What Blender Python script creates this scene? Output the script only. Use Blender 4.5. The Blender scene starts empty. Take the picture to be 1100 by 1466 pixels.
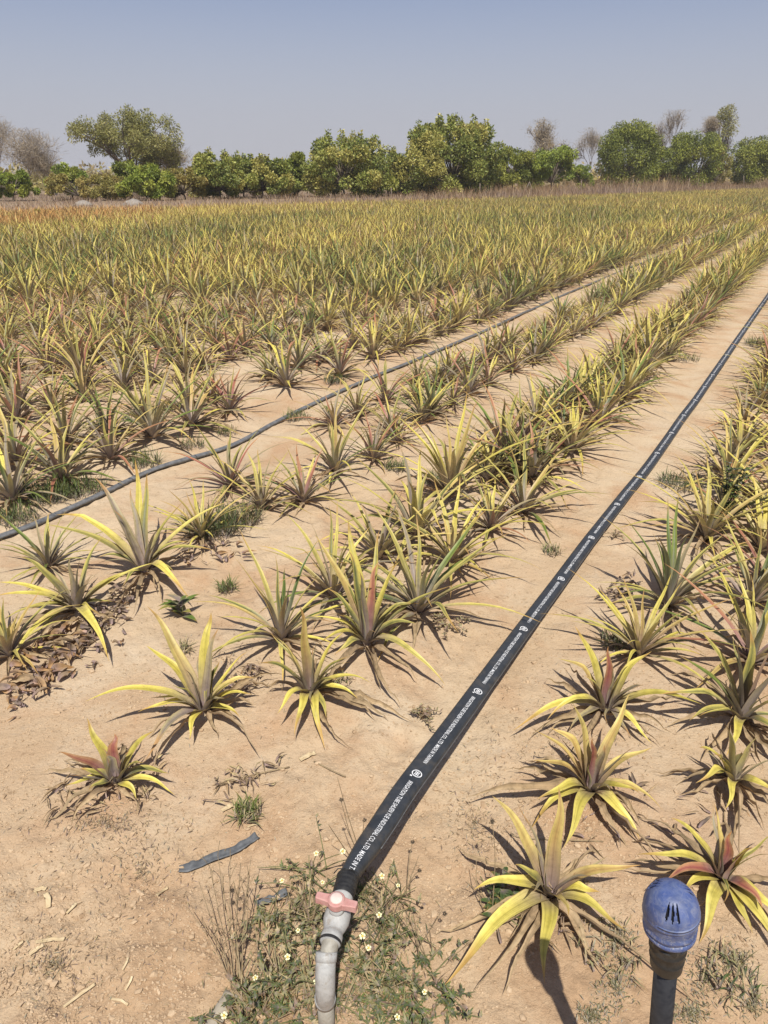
import bpy, math, random
import numpy as np
R = math.radians
S = bpy.context.scene
COL = S.collection
rs = np.random.RandomState(11)
random.seed(5)

# ---------------------------------------------------------------- camera model (1100 x 1466 photograph)
FPX, CAMH, HOR = 1016.0, 1.55, 255.0
PIT = math.atan((733 - HOR) / FPX)
CP, SP = math.cos(PIT), math.sin(PIT)
TH = math.atan((1212 - 550) / (FPX / CP))          # direction of the planting rows
ST, CT = math.sin(TH), math.cos(TH)

def ray(px, py, z=0.0):
    a = (px - 550) / FPX; b = (py - 733) / FPX
    t = (CAMH - z) / (SP + b * CP)
    return a * t, (CP - b * SP) * t

def uv(x, y):
    return x * ST + y * CT, x * CT - y * ST

def xy(u, v):
    return u * ST + v * CT, u * CT - v * ST

def project(x, y, z):
    fw = y * CP + (CAMH - z) * SP
    dn = (CAMH - z) * CP - y * SP
    return 550 + FPX * x / fw, 733 + FPX * dn / fw, fw

# ---------------------------------------------------------------- noise
def _h(ix, iy, seed):
    n = (ix.astype(np.int64) * 374761393 + iy.astype(np.int64) * 668265263 + seed * 974711) & 0x7fffffff
    n = ((n ^ (n >> 13)) * 1274126177) & 0x7fffffff
    return ((n ^ (n >> 16)) & 0xffff) / 65535.0

def vnoise(x, y, seed=0):
    x = np.asarray(x, float); y = np.asarray(y, float)
    ix = np.floor(x); iy = np.floor(y)
    fx = x - ix; fy = y - iy
    fx = fx * fx * (3 - 2 * fx); fy = fy * fy * (3 - 2 * fy)
    a = _h(ix, iy, seed); b = _h(ix + 1, iy, seed); c = _h(ix, iy + 1, seed); d = _h(ix + 1, iy + 1, seed)
    return (a * (1 - fx) + b * fx) * (1 - fy) + (c * (1 - fx) + d * fx) * fy - 0.5

BEDS = [-0.08, -1.27, -2.22, -3.65]
def gh(x, y):
    """ground height"""
    x = np.asarray(x, float); y = np.asarray(y, float)
    d = np.sqrt(x * x + y * y)
    near = np.clip(1 - (d - 6) / 14, 0, 1)
    z = 0.035 * vnoise(x / 1.3, y / 1.3, 1) * np.clip(1 - (d - 20) / 20, 0, 1)
    z = z + 0.02 * vnoise(x / 0.42 + 7, y / 0.42, 2) * near
    rough = np.clip(0.55 + 1.6 * vnoise(x / 0.8, y / 0.8 + 3, 9), 0.12, 1.3)
    rough = rough + .9 * np.clip(1.9 - d, 0, 1) * np.clip(.7 + 1.5 * vnoise(x / .35, y / .35, 19), 0, 1)
    z = z + (0.015 * vnoise(x / 0.12, y / 0.12, 3) + 0.010 * vnoise(x / 0.045, y / 0.045, 4)
             + 0.006 * vnoise(x / 0.02, y / 0.02, 5)) * near * rough
    u, v = uv(x, y)
    for b in BEDS:
        z = z + 0.018 * np.exp(-((v - b) / 0.32) ** 2) * near
    lump = np.clip(vnoise(x / .33 + 3, y / .33, 21) + .1, 0, 1) * np.clip(vnoise(x / .075, y / .075 + 9, 22), 0, 1)
    z = z + .035 * lump * near
    # a trodden hollow and little erosion cracks beside the tube
    for (px, py, r, dep) in HOLES:
        hx, hy = px, py
        z = z - dep * np.exp(-((x - hx) ** 2 + (y - hy) ** 2) / (r * r))
    return z
HOLES = []
for (px, py, r, dep) in ((575, 1062, .045, .022), (560, 1085, .03, .014), (590, 1050, .03, -.012), (690, 850, .16, .012), (720, 810, .12, -.010)):
    hx, hy = ray(px, py); HOLES.append((hx, hy, r, dep))

q_ = np.random.RandomState(2)
for k_ in range(26):                                # soft trodden hollows
    if k_ < 14: hx, hy = xy(1.0 + .32 * k_ + .1 * q_.rand(), (-.93 if k_ % 2 else -.48) + .1 * q_.randn())
    else: hx, hy = ray(30 + 400 * q_.rand(), 1150 + 290 * q_.rand())
    a_ = q_.rand() * 1.2
    for (dx, rr_, dd) in ((-.055, .048, .011), (.04, .055, .012), (.0, .10, -.006)):
        HOLES.append((hx + dx * math.sin(a_), hy + dx * math.cos(a_), rr_, dd))
def gp(px, py):
    """ground point seen at a photograph pixel"""
    z = 0.0
    for _ in range(4):
        x, y = ray(px, py, z); z = float(gh(x, y))
    return np.array([x, y, z])

def pp(px, py, dz):
    """point seen at a pixel, dz above the mean ground"""
    x, y = ray(px, py, dz)
    return np.array([x, y, dz])

# ---------------------------------------------------------------- object helpers
def link(name, mesh, mat=None, parent=None):
    o = bpy.data.objects.new(name, mesh); COL.objects.link(o)
    if mat is not None and not mesh.materials: mesh.materials.append(mat)
    if parent is not None: o.parent = parent
    return o

def tag(o, label=None, cat=None, group=None, kind=None):
    if label: o['label'] = label
    if cat: o['category'] = cat
    if group: o['group'] = group
    if kind: o['kind'] = kind
    return o

def thing(name, label, cat, loc=(0, 0, 0), rotz=0, group=None):
    o = bpy.data.objects.new(name, None); COL.objects.link(o)
    o.location = loc; o.rotation_euler = (0, 0, rotz); o.empty_display_size = .1
    return tag(o, label, cat, group)

def qmesh(name, V, F, cols=None, smooth=True):
    """mesh from numpy verts and an (n,4) or (n,3) face array, optional point colours"""
    V = np.asarray(V, np.float32).reshape(-1, 3); F = np.asarray(F, np.int32)
    k = F.shape[1]
    me = bpy.data.meshes.new(name)
    me.vertices.add(len(V)); me.vertices.foreach_set('co', V.ravel())
    me.loops.add(F.size); me.loops.foreach_set('vertex_index', F.ravel())
    me.polygons.add(len(F))
    me.polygons.foreach_set('loop_start', np.arange(0, F.size, k, dtype=np.int32))
    me.polygons.foreach_set('loop_total', np.full(len(F), k, np.int32))
    me.update(calc_edges=True)
    if cols is not None:
        ca = me.color_attributes.new('tint', 'FLOAT_COLOR', 'POINT')
        cols = np.asarray(cols, np.float32).reshape(len(V), -1)
        c4 = np.ones((len(V), 4), np.float32); c4[:, :3] = cols[:, :3]
        if cols.shape[1] == 6:
            va = me.attributes.new('blade', 'FLOAT_VECTOR', 'POINT'); va.data.foreach_set('vector', np.ascontiguousarray(cols[:, 3:]).ravel())
        ca.data.foreach_set('color', c4.ravel())
    if smooth: me.shade_smooth()
    else: me.shade_flat()
    return me

class MB:
    """collects tubes, lathes and loose faces into one mesh"""
    def __init__(s): s.v = []; s.f = []; s.n = 0
    def add(s, V, F):
        V = [tuple(p) for p in V]
        s.v += V; s.f += [tuple(i + s.n for i in f) for f in F]; s.n += len(V)
    def tube(s, pts, rad, n=8, cap=True, flat=None, closed_profile=None):
        pts = np.asarray(pts, float); m = len(pts)
        rad = np.full(m, rad) if np.isscalar(rad) else np.asarray(rad, float)
        T = np.gradient(pts, axis=0); T /= np.linalg.norm(T, axis=1)[:, None] + 1e-12
        ref = np.array([0, 0, 1.0]) if abs(T[0][2]) < .9 else np.array([1.0, 0, 0])
        V = []; side = np.cross(T[0], ref); side /= np.linalg.norm(side)
        for i in range(m):
            side = side - T[i] * side.dot(T[i]); side /= np.linalg.norm(side) + 1e-12
            up = np.cross(side, T[i])
            for k in range(n):
                a = 2 * math.pi * k / n
                V.append(pts[i] + rad[i] * (math.cos(a) * side + math.sin(a) * up))
        F = [(i * n + k, i * n + (k + 1) % n, (i + 1) * n + (k + 1) % n, (i + 1) * n + k) for i in range(m - 1) for k in range(n)]
        if cap: F += [tuple(range(n))[::-1], tuple((m - 1) * n + k for k in range(n))]
        s.add(V, F)
    def lathe(s, prof, n=32, origin=(0, 0, 0), axis=None, capb=True, capt=True):
        """prof: list of (r, z)"""
        origin = np.asarray(origin, float)
        ax = np.array([0, 0, 1.0]) if axis is None else np.asarray(axis, float) / np.linalg.norm(axis)
        ref = np.array([1.0, 0, 0]) if abs(ax[0]) < .9 else np.array([0, 1.0, 0])
        e1 = np.cross(ax, ref); e1 /= np.linalg.norm(e1); e2 = np.cross(ax, e1)
        V = []
        for (r, z) in prof:
            for k in range(n):
                a = 2 * math.pi * k / n
                V.append(origin + ax * z + r * (math.cos(a) * e1 + math.sin(a) * e2))
        m = len(prof)
        F = [(i * n + k, i * n + (k + 1) % n, (i + 1) * n + (k + 1) % n, (i + 1) * n + k) for i in range(m - 1) for k in range(n)]
        if capb: F.append(tuple(range(n))[::-1])
        if capt: F.append(tuple((m - 1) * n + k for k in range(n)))
        s.add(V, F)
    def build(s, name, mat, parent=None, smooth=True, offset=None):
        me = bpy.data.meshes.new(name)
        V = s.v if offset is None else [(p[0] - offset[0], p[1] - offset[1], p[2] - offset[2]) for p in s.v]
        me.from_pydata(V, [], s.f); me.update()
        if smooth: me.shade_smooth()
        else: me.shade_flat()
        return link(name, me, mat, parent)

def smooth_path(P, n):
    """Catmull-Rom through the points"""
    P = np.asarray(P, float); Q = np.vstack([2 * P[0] - P[1], P, 2 * P[-1] - P[-2]])
    out = []
    for i in range(1, len(Q) - 2):
        for k in range(n):
            t = k / n
            out.append(.5 * ((2 * Q[i]) + (-Q[i - 1] + Q[i + 1]) * t + (2 * Q[i - 1] - 5 * Q[i] + 4 * Q[i + 1] - Q[i + 2]) * t * t
                             + (-Q[i - 1] + 3 * Q[i] - 3 * Q[i + 1] + Q[i + 2]) * t ** 3))
    out.append(P[-1])
    return np.array(out)

# ---------------------------------------------------------------- materials
def mat(name):
    m = bpy.data.materials.new(name); m.use_nodes = True
    nt = m.node_tree; b = nt.nodes['Principled BSDF']
    return m, nt, b

def nz(nt, scale, detail=4, rough=.6, vec=None, dist=0):
    n = nt.nodes.new('ShaderNodeTexNoise')
    n.inputs['Scale'].default_value = scale; n.inputs['Detail'].default_value = detail
    n.inputs['Roughness'].default_value = rough; n.inputs['Distortion'].default_value = dist
    if vec is not None: nt.links.new(vec, n.inputs['Vector'])
    return n.outputs['Fac']

def ramp(nt, fac, stops):
    n = nt.nodes.new('ShaderNodeValToRGB'); e = n.color_ramp.elements
    while len(e) < len(stops): e.new(.5)
    for i, (p, c) in enumerate(stops):
        e[i].position = p; e[i].color = (*c, 1) if len(c) == 3 else c
    nt.links.new(fac, n.inputs['Fac'])
    return n.outputs['Color']

def mixc(nt, fac, a, b, mode='MIX'):
    n = nt.nodes.new('ShaderNodeMix'); n.data_type = 'RGBA'; n.blend_type = mode
    for s_, val in ((0, fac), (6, a), (7, b)):
        if isinstance(val, (int, float)): n.inputs[s_].default_value = val
        elif isinstance(val, tuple): n.inputs[s_].default_value = (*val, 1)
        else: nt.links.new(val, n.inputs[s_])
    return n.outputs[2]

def bump(nt, b, h, strength, dist):
    n = nt.nodes.new('ShaderNodeBump'); n.inputs['Strength'].default_value = strength
    n.inputs['Distance'].default_value = dist
    nt.links.new(h, n.inputs['Height']); nt.links.new(n.outputs['Normal'], b.inputs['Normal'])

def objco(nt):
    return nt.nodes.new('ShaderNodeTexCoord').outputs['Object']

def leafmat(name, rough=.45, trans=.2, vary=.12, back=(.36, .34, .29), backmix=.30, mottle=60, spec=.35, streak=0):
    m, nt, b = mat(name)
    at = nt.nodes.new('ShaderNodeAttribute'); at.attribute_name = 'tint'
    oc = objco(nt)
    n1 = nz(nt, mottle, 3, .6, oc)
    v = ramp(nt, n1, [(.25, (1 - vary * 2.2,) * 3), (.5, (1, 1, 1)), (.8, (1 + vary,) * 3)])
    c = mixc(nt, 1.0, at.outputs['Color'], v, 'MULTIPLY')
    if streak:
        ab = nt.nodes.new('ShaderNodeAttribute'); ab.attribute_name = 'blade'
        mp = nt.nodes.new('ShaderNodeVectorMath'); mp.operation = 'MULTIPLY'; mp.inputs[1].default_value = (5.5, 1.3, 1)
        nt.links.new(ab.outputs['Vector'], mp.inputs[0])
        st = ramp(nt, nz(nt, 1.0, 4, .65, mp.outputs[0]), [(.28, (.66, .64, .60)), (.5, (1, 1, 1)), (.75, (1.16, 1.14, 1.08))])
        c = mixc(nt, streak, c, st, 'MULTIPLY')
        mp2 = nt.nodes.new('ShaderNodeVectorMath'); mp2.operation = 'MULTIPLY'; mp2.inputs[1].default_value = (2.2, 16, 1)
        nt.links.new(ab.outputs['Vector'], mp2.inputs[0])
        sp = ramp(nt, nz(nt, 1.0, 3, .6, mp2.outputs[0]), [(.66, (0, 0, 0)), (.74, (.75, .75, .75))])
        c = mixc(nt, sp, c, (.24, .135, .06))
        sx = nt.nodes.new('ShaderNodeSeparateXYZ'); nt.links.new(ab.outputs['Vector'], sx.inputs[0])
        ax = nt.nodes.new('ShaderNodeMath'); ax.operation = 'ABSOLUTE'; nt.links.new(sx.outputs['X'], ax.inputs[0])
        ed = ramp(nt, ax.outputs[0], [(.90, (0, 0, 0)), (.99, (.6, .6, .6))])
        c = mixc(nt, ed, c, (.30, .19, .09))
        gr = ramp(nt, ax.outputs[0], [(0, (.80, .80, .80)), (.16, (1, 1, 1))])
        c = mixc(nt, .8, c, gr, 'MULTIPLY')
    gm = nt.nodes.new('ShaderNodeNewGeometry')
    mul = nt.nodes.new('ShaderNodeMath'); mul.operation = 'MULTIPLY'; mul.inputs[1].default_value = backmix
    nt.links.new(gm.outputs['Backfacing'], mul.inputs[0])
    c2 = mixc(nt, mul.outputs[0], c, back)
    nt.links.new(c2, b.inputs['Base Color'])
    b.inputs['Roughness'].default_value = rough
    b.inputs['Specular IOR Level'].default_value = spec
    if trans > 0:
        tr = nt.nodes.new('ShaderNodeBsdfTranslucent'); nt.links.new(c2, tr.inputs['Color'])
        ms = nt.nodes.new('ShaderNodeMixShader'); ms.inputs[0].default_value = trans
        nt.links.new(b.outputs[0], ms.inputs[1]); nt.links.new(tr.outputs[0], ms.inputs[2])
        nt.links.new(ms.outputs[0], nt.nodes['Material Output'].inputs['Surface'])
    return m

M = {}
M['pine'] = leafmat('pineapple_leaf', .46, .14, .10, spec=.3, streak=.9)
M['dead'] = leafmat('withered_leaf', .8, .08, .2, back=(.34, .25, .16), backmix=.3, spec=.1, streak=.9)
M['weed'] = leafmat('weed_leaf', .6, .22, .12, back=(.16, .2, .1), backmix=.3, mottle=120, spec=.2)
M['tree'] = leafmat('tree_leaf', .5, .22, .12, back=(.12, .14, .06), backmix=.25, mottle=2, spec=.3)
M['dry'] = leafmat('dry_grass', .85, .2, .1, back=(.5, .4, .28), backmix=.1, mottle=3, spec=.1)

def plain(name, c1, c2, scale, rough=.6, bs=None, spec=.4, bd=.002, metal=0):
    m, nt, b = mat(name); oc = objco(nt)
    n1 = nz(nt, scale, 5, .65, oc)
    nt.links.new(ramp(nt, n1, [(.3, c1), (.7, c2)]), b.inputs['Base Color'])
    b.inputs['Roughness'].default_value = rough; b.inputs['Specular IOR Level'].default_value = spec
    b.inputs['Metallic'].default_value = metal
    if bs: bump(nt, b, nz(nt, scale * 2.5, 4, .6, oc), bs, bd)
    return m
M['bark'] = plain('bark', (.10, .075, .055), (.22, .18, .14), 6, .9, .6, .1, .03)
M['palebark'] = plain('pale_bark', (.22, .19, .17), (.36, .32, .29), 5, .9, .4, .1, .02)
M['tube'] = plain('tube_plastic', (.024, .027, .031), (.042, .046, .052), 25, .42, .12, .4, .002)
m = M['tube']; nt = m.node_tree; b = nt.nodes['Principled BSDF']; oc = objco(nt)
src = b.inputs['Base Color'].links[0].from_socket
du = ramp(nt, nz(nt, 16, 6, .7, oc, .5), [(.50, (0, 0, 0)), (.78, (.55, .55, .55))])
c1 = mixc(nt, du, src, (.125, .105, .082))
scr = ramp(nt, nz(nt, 130, 3, .7, oc, 2.0), [(.66, (0, 0, 0)), (.75, (.45, .45, .45))])
nt.links.new(mixc(nt, scr, c1, (.13, .135, .14)), b.inputs['Base Color'])
M['hose'] = plain('hose_plastic', (.07, .073, .078), (.20, .20, .20), 40, .5, .3, .4, .004)
M['ink'] = plain('white_ink', (.62, .62, .62), (.82, .82, .82), 220, .6)
nt = M['ink'].node_tree; b = nt.nodes['Principled BSDF']; src = b.inputs['Base Color'].links[0].from_socket
nt.links.new(mixc(nt, ramp(nt, nz(nt, 90, 5, .75, objco(nt)), [(.56, (0, 0, 0)), (.76, (.6, .6, .6))]), src, (.2, .2, .2)), b.inputs['Base Color'])
M['pvc'] = plain('grey_pvc', (.30, .30, .29), (.47, .47, .45), 45, .55, .15, .35, .001)
M['pvc_old'] = plain('stained_pvc', (.24, .22, .18), (.38, .36, .31), 60, .6, .15, .3, .001)
M['handle'] = plain('faded_red_plastic', (.44, .20, .18), (.55, .33, .29), 60, .55, .1, .3, .001)
M['handle_top'] = plain('bleached_plastic', (.62, .46, .40), (.72, .60, .53), 60, .6)
M['rubber'] = plain('black_rubber', (.012, .012, .013), (.035, .034, .033), 70, .55, .3, .35, .001)
M['blackpipe'] = plain('black_pipe', (.012, .012, .014), (.03, .03, .032), 90, .38, .06, .45, .001)
M['collar'] = plain('dusty_black_plastic', (.012, .012, .012), (.040, .040, .039), 80, .5, .2, .4, .001)
for nm_, dc in (('pvc', (.24, .19, .135)), ('pvc_old', (.22, .17, .12)), ('handle', (.36, .22, .17))):
    nt = M[nm_].node_tree; b = nt.nodes['Principled BSDF']; oc = objco(nt); src = b.inputs['Base Color'].links[0].from_socket
    f1 = ramp(nt, nz(nt, 38, 6, .75, oc, .8), [(.52, (0, 0, 0)), (.70, (.7, .7, .7))])
    c1 = mixc(nt, f1, src, dc)
    f2 = ramp(nt, nz(nt, 240, 3, .7, oc), [(.62, (0, 0, 0)), (.70, (.6, .6, .6))])
    nt.links.new(mixc(nt, f2, c1, (.16, .14, .12)), b.inputs['Base Color'])
M['dark'] = plain('slot_dark', (.004, .004, .006), (.008, .008, .012), 30, .8)
M['strip'] = plain('grey_plastic_film', (.070, .074, .078), (.150, .155, .160), 60, .55, .3, .35, .002)
M['stemdry'] = plain('dry_stem', (.20, .14, .08), (.34, .26, .15), 60, .85)
M['stemgreen'] = plain('green_stem', (.10, .11, .04), (.20, .20, .08), 60, .8)
M['seedhead'] = plain('seed_head', (.06, .045, .03), (.13, .10, .07), 120, .95, .6)
M['petal'] = plain('cream_petal', (.68, .64, .34), (.78, .75, .50), 90, .6)
M['yolk'] = plain('yellow_disc', (.50, .38, .06), (.62, .50, .12), 200, .7)
M['post'] = plain('old_post', (.14, .10, .075), (.26, .21, .17), 12, .9)
M['clod'] = plain('soil_clod', (.33, .225, .135), (.56, .42, .275), 30, .95, .6, .1, .004)
M['wood'] = plain('weathered_wood', (.26, .22, .17), (.42, .37, .29), 25, .9, .4, .1, .003)
M['rock'] = plain('pale_mound', (.20, .175, .15), (.33, .29, .245), 4, .9, .5)

# blue scuffed paint of the air valve
m, nt, b = mat('scuffed_blue_plastic'); oc = objco(nt)
base = ramp(nt, nz(nt, 30, 5, .6, oc), [(.3, (.022, .042, .125)), (.55, (.038, .072, .235)), (.8, (.07, .115, .28))])
sc = ramp(nt, nz(nt, 75, 6, .75, oc, 1.2), [(.50, (0, 0, 0)), (.66, (1, 1, 1))])
sep = nt.nodes.new('ShaderNodeSeparateXYZ'); nt.links.new(oc, sep.inputs[0])
low = nt.nodes.new('ShaderNodeMapRange'); low.inputs[1].default_value = .006; low.inputs[2].default_value = -.03
low.inputs[3].default_value = .32; low.inputs[4].default_value = .95
nt.links.new(sep.outputs['Z'], low.inputs[0])
mm = nt.nodes.new('ShaderNodeMath'); mm.operation = 'MULTIPLY'
nt.links.new(sc, mm.inputs[0]); nt.links.new(low.outputs[0], mm.inputs[1])
bc = mixc(nt, mm.outputs[0], base, (.34, .33, .33))
dust = ramp(nt, nz(nt, 26, 6, .75, oc, .6), [(.42, (.06, .06, .06)), (.72, (.55, .55, .55))])
bc = mixc(nt, dust, bc, (.27, .30, .36))
nt.links.new(bc, b.inputs['Base Color']); b.inputs['Roughness'].default_value = .5
bump(nt, b, nz(nt, 60, 5, .7, oc), .15, .002)
M['blue'] = m

# soil
m, nt, b = mat('sandy_soil')
geo = nt.nodes.new('ShaderNodeNewGeometry'); P = geo.outputs['Position']
c = ramp(nt, nz(nt, .9, 5, .6, P), [(.28, (.45, .305, .180)), (.47, (.545, .400, .252)), (.72, (.60, .475, .318))])
red = ramp(nt, nz(nt, 2.3, 5, .65, P, .6), [(.48, (0, 0, 0)), (.66, (.85, .85, .85))])
c = mixc(nt, red, c, (.48, .30, .17))
pale = ramp(nt, nz(nt, 1.7, 6, .7, P, .4), [(.50, (0, 0, 0)), (.74, (.7, .7, .7))])
c = mixc(nt, pale, c, (.62, .50, .355))
gry = ramp(nt, nz(nt, 5.5, 5, .7, P, .8), [(.60, (0, 0, 0)), (.76, (.55, .55, .55))])
c = mixc(nt, gry, c, (.40, .335, .255))
sp = ramp(nt, nz(nt, 55, 5, .75, P), [(.30, (.62, .58, .54)), (.44, (1, 1, 1)), (.66, (1.0, 1.0, 1.0)), (.82, (1.12, 1.1, 1.08))])
c = mixc(nt, 1.0, c, sp, 'MULTIPLY')
sp2 = ramp(nt, nz(nt, 190, 3, .7, P), [(.28, (.74, .70, .66)), (.42, (1, 1, 1))])
c = mixc(nt, 1.0, c, sp2, 'MULTIPLY')
# a patch of redder, coarser clay where the bed ends near the valve
sepg = nt.nodes.new('ShaderNodeVectorMath'); sepg.operation = 'LENGTH'; nt.links.new(P, sepg.inputs[0])
cl_ = nt.nodes.new('ShaderNodeMapRange'); cl_.inputs[1].default_value = 1.75; cl_.inputs[2].default_value = 1.05
nt.links.new(sepg.outputs['Value'], cl_.inputs[0])
cm_ = nt.nodes.new('ShaderNodeMath'); cm_.operation = 'MULTIPLY'; nt.links.new(cl_.outputs[0], cm_.inputs[0])
nt.links.new(ramp(nt, nz(nt, 3.4, 6, .7, P, .7), [(.36, (.12, .12, .12)), (.62, (.85, .85, .85))]), cm_.inputs[1])
clay = ramp(nt, nz(nt, 24, 6, .75, P), [(.34, (.29, .185, .105)), (.5, (.43, .275, .155)), (.7, (.52, .36, .215))])
c = mixc(nt, cm_.outputs[0], c, clay)
# dry straw colour of the land beyond the field
mr = nt.nodes.new('ShaderNodeMapRange'); mr.inputs[1].default_value = 28; mr.inputs[2].default_value = 60
nt.links.new(sepg.outputs['Value'], mr.inputs[0])
c = mixc(nt, mr.outputs[0], c, (.26, .19, .125))
c = mixc(nt, 1.0, c, (.955, .965, .985), 'MULTIPLY')
nt.links.new(c, b.inputs['Base Color']); b.inputs['Roughness'].default_value = .95
b.inputs['Specular IOR Level'].default_value = .12
h1 = nz(nt, 38, 6, .72, P); h2 = nz(nt, 150, 4, .7, P)
ad = nt.nodes.new('ShaderNodeMath'); ad.operation = 'MULTIPLY_ADD'; ad.inputs[1].default_value = .35
nt.links.new(h2, ad.inputs[0]); nt.links.new(h1, ad.inputs[2])
bump(nt, b, ad.outputs[0], .62, .02)
M['soil'] = m

# ---------------------------------------------------------------- ground sheet (polar grid, finest near the camera, out to the horizon)
r1 = .35 * np.exp(np.linspace(0, math.log(9 / .35), 560))
r2 = 9 * np.exp(np.linspace(0, math.log(1500 / 9), 240))[1:]
rr = np.concatenate([[.02], r1, r2])
az = np.concatenate([np.arange(-40, 40, .2), np.arange(40, 320, 4)])
az = np.radians(az); na = len(az)
GX = rr[:, None] * np.sin(az)[None, :]; GY = rr[:, None] * np.cos(az)[None, :]
GZ = gh(GX, GY)
V = np.stack([GX, GY, GZ], -1).reshape(-1, 3)
i = np.arange(len(rr) - 1)[:, None] * na; k = np.arange(na)[None, :]; k2 = (k + 1) % na
F = np.stack([i + k, i + na + k, i + na + k2, i + k2], -1).reshape(-1, 4)[:, ::-1]
ground = link('ground', qmesh('ground', V, F), M['soil'])
tag(ground, kind='structure')
ground['label'] = 'dry sandy tan soil of the field'

# ---------------------------------------------------------------- leaf blades (vectorised)
CC = dict(g=((.100, .118, .045), (.50, .43, .115)), y=((.47, .395, .070), (.69, .59, .145)), r=((.29, .085, .072), (.42, .235, .115)),
          o=((.42, .27, .095), (.62, .50, .165)), v=((.215, .175, .150), (.36, .30, .15)), b=((.33, .235, .135), (.40, .30, .18)),
          d=((.050, .082, .024), (.21, .26, .055)), w=((.40, .35, .10), (.65, .55, .15)))
CC['O'] = ((.42, .19, .06), (.55, .31, .10))
CBASE = np.array([.335, .250, .250]); CTIP = np.array([.42, .22, .075])

def blades(B, C, T, W, kinds, S=10, A=5, twist=None, cup=.40, basew=.85, seed=0):
    """quadratic Bezier blades: base B, control C, tip T (n,3); W half widths -> verts, faces, colours"""
    B = np.asarray(B, float); C = np.asarray(C, float); T = np.asarray(T, float); W = np.asarray(W, float); n = len(B)
    q = np.random.RandomState(seed + n)
    t = np.linspace(0, 1, S + 1)
    t_ = t[None, :, None]
    Pt = (1 - t_) ** 2 * B[:, None] + 2 * t_ * (1 - t_) * C[:, None] + t_ ** 2 * T[:, None]
    Tg = 2 * (1 - t_) * (C - B)[:, None] + 2 * t_ * (T - C)[:, None]
    Tg /= np.linalg.norm(Tg, axis=2, keepdims=True) + 1e-9
    d = (T - B).copy(); d[:, 2] = 0
    ln = np.linalg.norm(d, axis=1); rnd = q.rand(n) * 6.28
    d = np.where((ln < 1e-3)[:, None], np.stack([np.cos(rnd), np.sin(rnd), 0 * rnd], 1), d / (ln[:, None] + 1e-9))
    side = np.stack([d[:, 1], -d[:, 0], 0 * ln], 1)
    sd = np.repeat(side[:, None], S + 1, 1)
    sd = sd - Tg * (sd * Tg).sum(2, keepdims=True); sd /= np.linalg.norm(sd, axis=2, keepdims=True) + 1e-9
    nr = np.cross(sd, Tg)
    if S >= 8 and abs(B[:, 2]).max() < .2:             # some blades are creased and hang past the fold, all waver a little
        kink = (q.rand(n) < .16) * (.15 + .35 * q.rand(n)) * np.linalg.norm(T - B, axis=1); kt_ = .5 + .3 * q.rand(n)
        Pt = Pt.copy(); Pt[..., 2] -= np.clip(t[None, :] - kt_[:, None], 0, 1) * kink[:, None]
        Pt = Pt + sd * (.006 * np.sin(t[None, :] * 9 + rnd[:, None]) * t[None, :])[..., None]
        Pt[..., 2] = np.maximum(Pt[..., 2], np.minimum(.006, B[:, None, 2]))
    tw = np.zeros(n) if twist is None else np.asarray(twist, float)
    ang = tw[:, None] * t[None, :]
    ca, sa = np.cos(ang)[..., None], np.sin(ang)[..., None]
    sd, nr = sd * ca + nr * sa, nr * ca - sd * sa
    wp = (basew + (1 - basew) * np.sin(np.clip(t / .35, 0, 1) * math.pi / 2)) * np.clip(1 - t ** 1.75, 0.012, 1)
    a = np.linspace(-1, 1, A) if A != 5 else np.array([-1, -.5, 0, .5, 1])
    w = W[:, None] * wp[None, :]
    wav = 1 + .10 * np.sin(t[None, :] * 19 + rnd[:, None])
    cupt = cup * (1.25 - .75 * t)
    lat = w[:, :, None] * a[None, None, :]
    hgt = (w * wav * cupt[None, :])[:, :, None] * (a * a)[None, None, :] * 1.0
    V = Pt[:, :, None, :] + sd[:, :, None, :] * lat[..., None] + nr[:, :, None, :] * hgt[..., None]
    c0 = np.array([CC[k_][0] for k_ in kinds]); c1 = np.array([CC[k_][1] for k_ in kinds])
    e = np.abs(a)[None, None, :, None] ** 1.3
    shift = (q.rand(n) * .5 - .12)[:, None, None, None]
    tt = t[None, :, None, None]
    mixm = np.clip(e * (.75 + .5 * tt) + shift + .35 * (tt - .4), 0, 1)
    col = c0[:, None, None] * (1 - mixm) + c1[:, None, None] * mixm
    isb = np.array([k_ in 'b' for k_ in kinds])[:, None, None, None]
    kb = np.clip(1 - tt / .46, 0, 1) ** 1.1 * .9
    kb = np.where(isb, kb * .2, kb)
    col = col * (1 - kb) + CBASE * kb
    ts = (q.rand(n) * .22 + .70)[:, None, None, None]
    kt = np.clip((tt - ts) / .12, 0, 1) * .75
    kt = np.where(isb, 0, kt)
    col = col * (1 - kt) + CTIP * kt
    col = col * (1 + (q.rand(n) - .5) * .34)[:, None, None, None]
    # sun-bleached and brown flecks along the blade
    fl = q.rand(n, S + 1, 1, 1)
    col = col * (1 - .16 * (fl > .86))
    nv = (S + 1) * A
    base = (np.arange(n) * nv)[:, None, None]
    ii = (np.arange(S) * A)[None, :, None]; jj = np.arange(A - 1)[None, None, :]
    F = np.stack([base + ii + jj, base + ii + jj + 1, base + ii + A + jj + 1, base + ii + A + jj], -1).reshape(-1, 4)
    bl = np.stack(np.broadcast_arrays(a[None, None, :], t[None, :, None], (q.rand(n) * 40)[:, None, None]), -1)
    return V.reshape(-1, 3), F, np.concatenate([np.broadcast_to(col, V.shape).reshape(-1, 3), bl.reshape(-1, 3)], 1)

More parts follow.
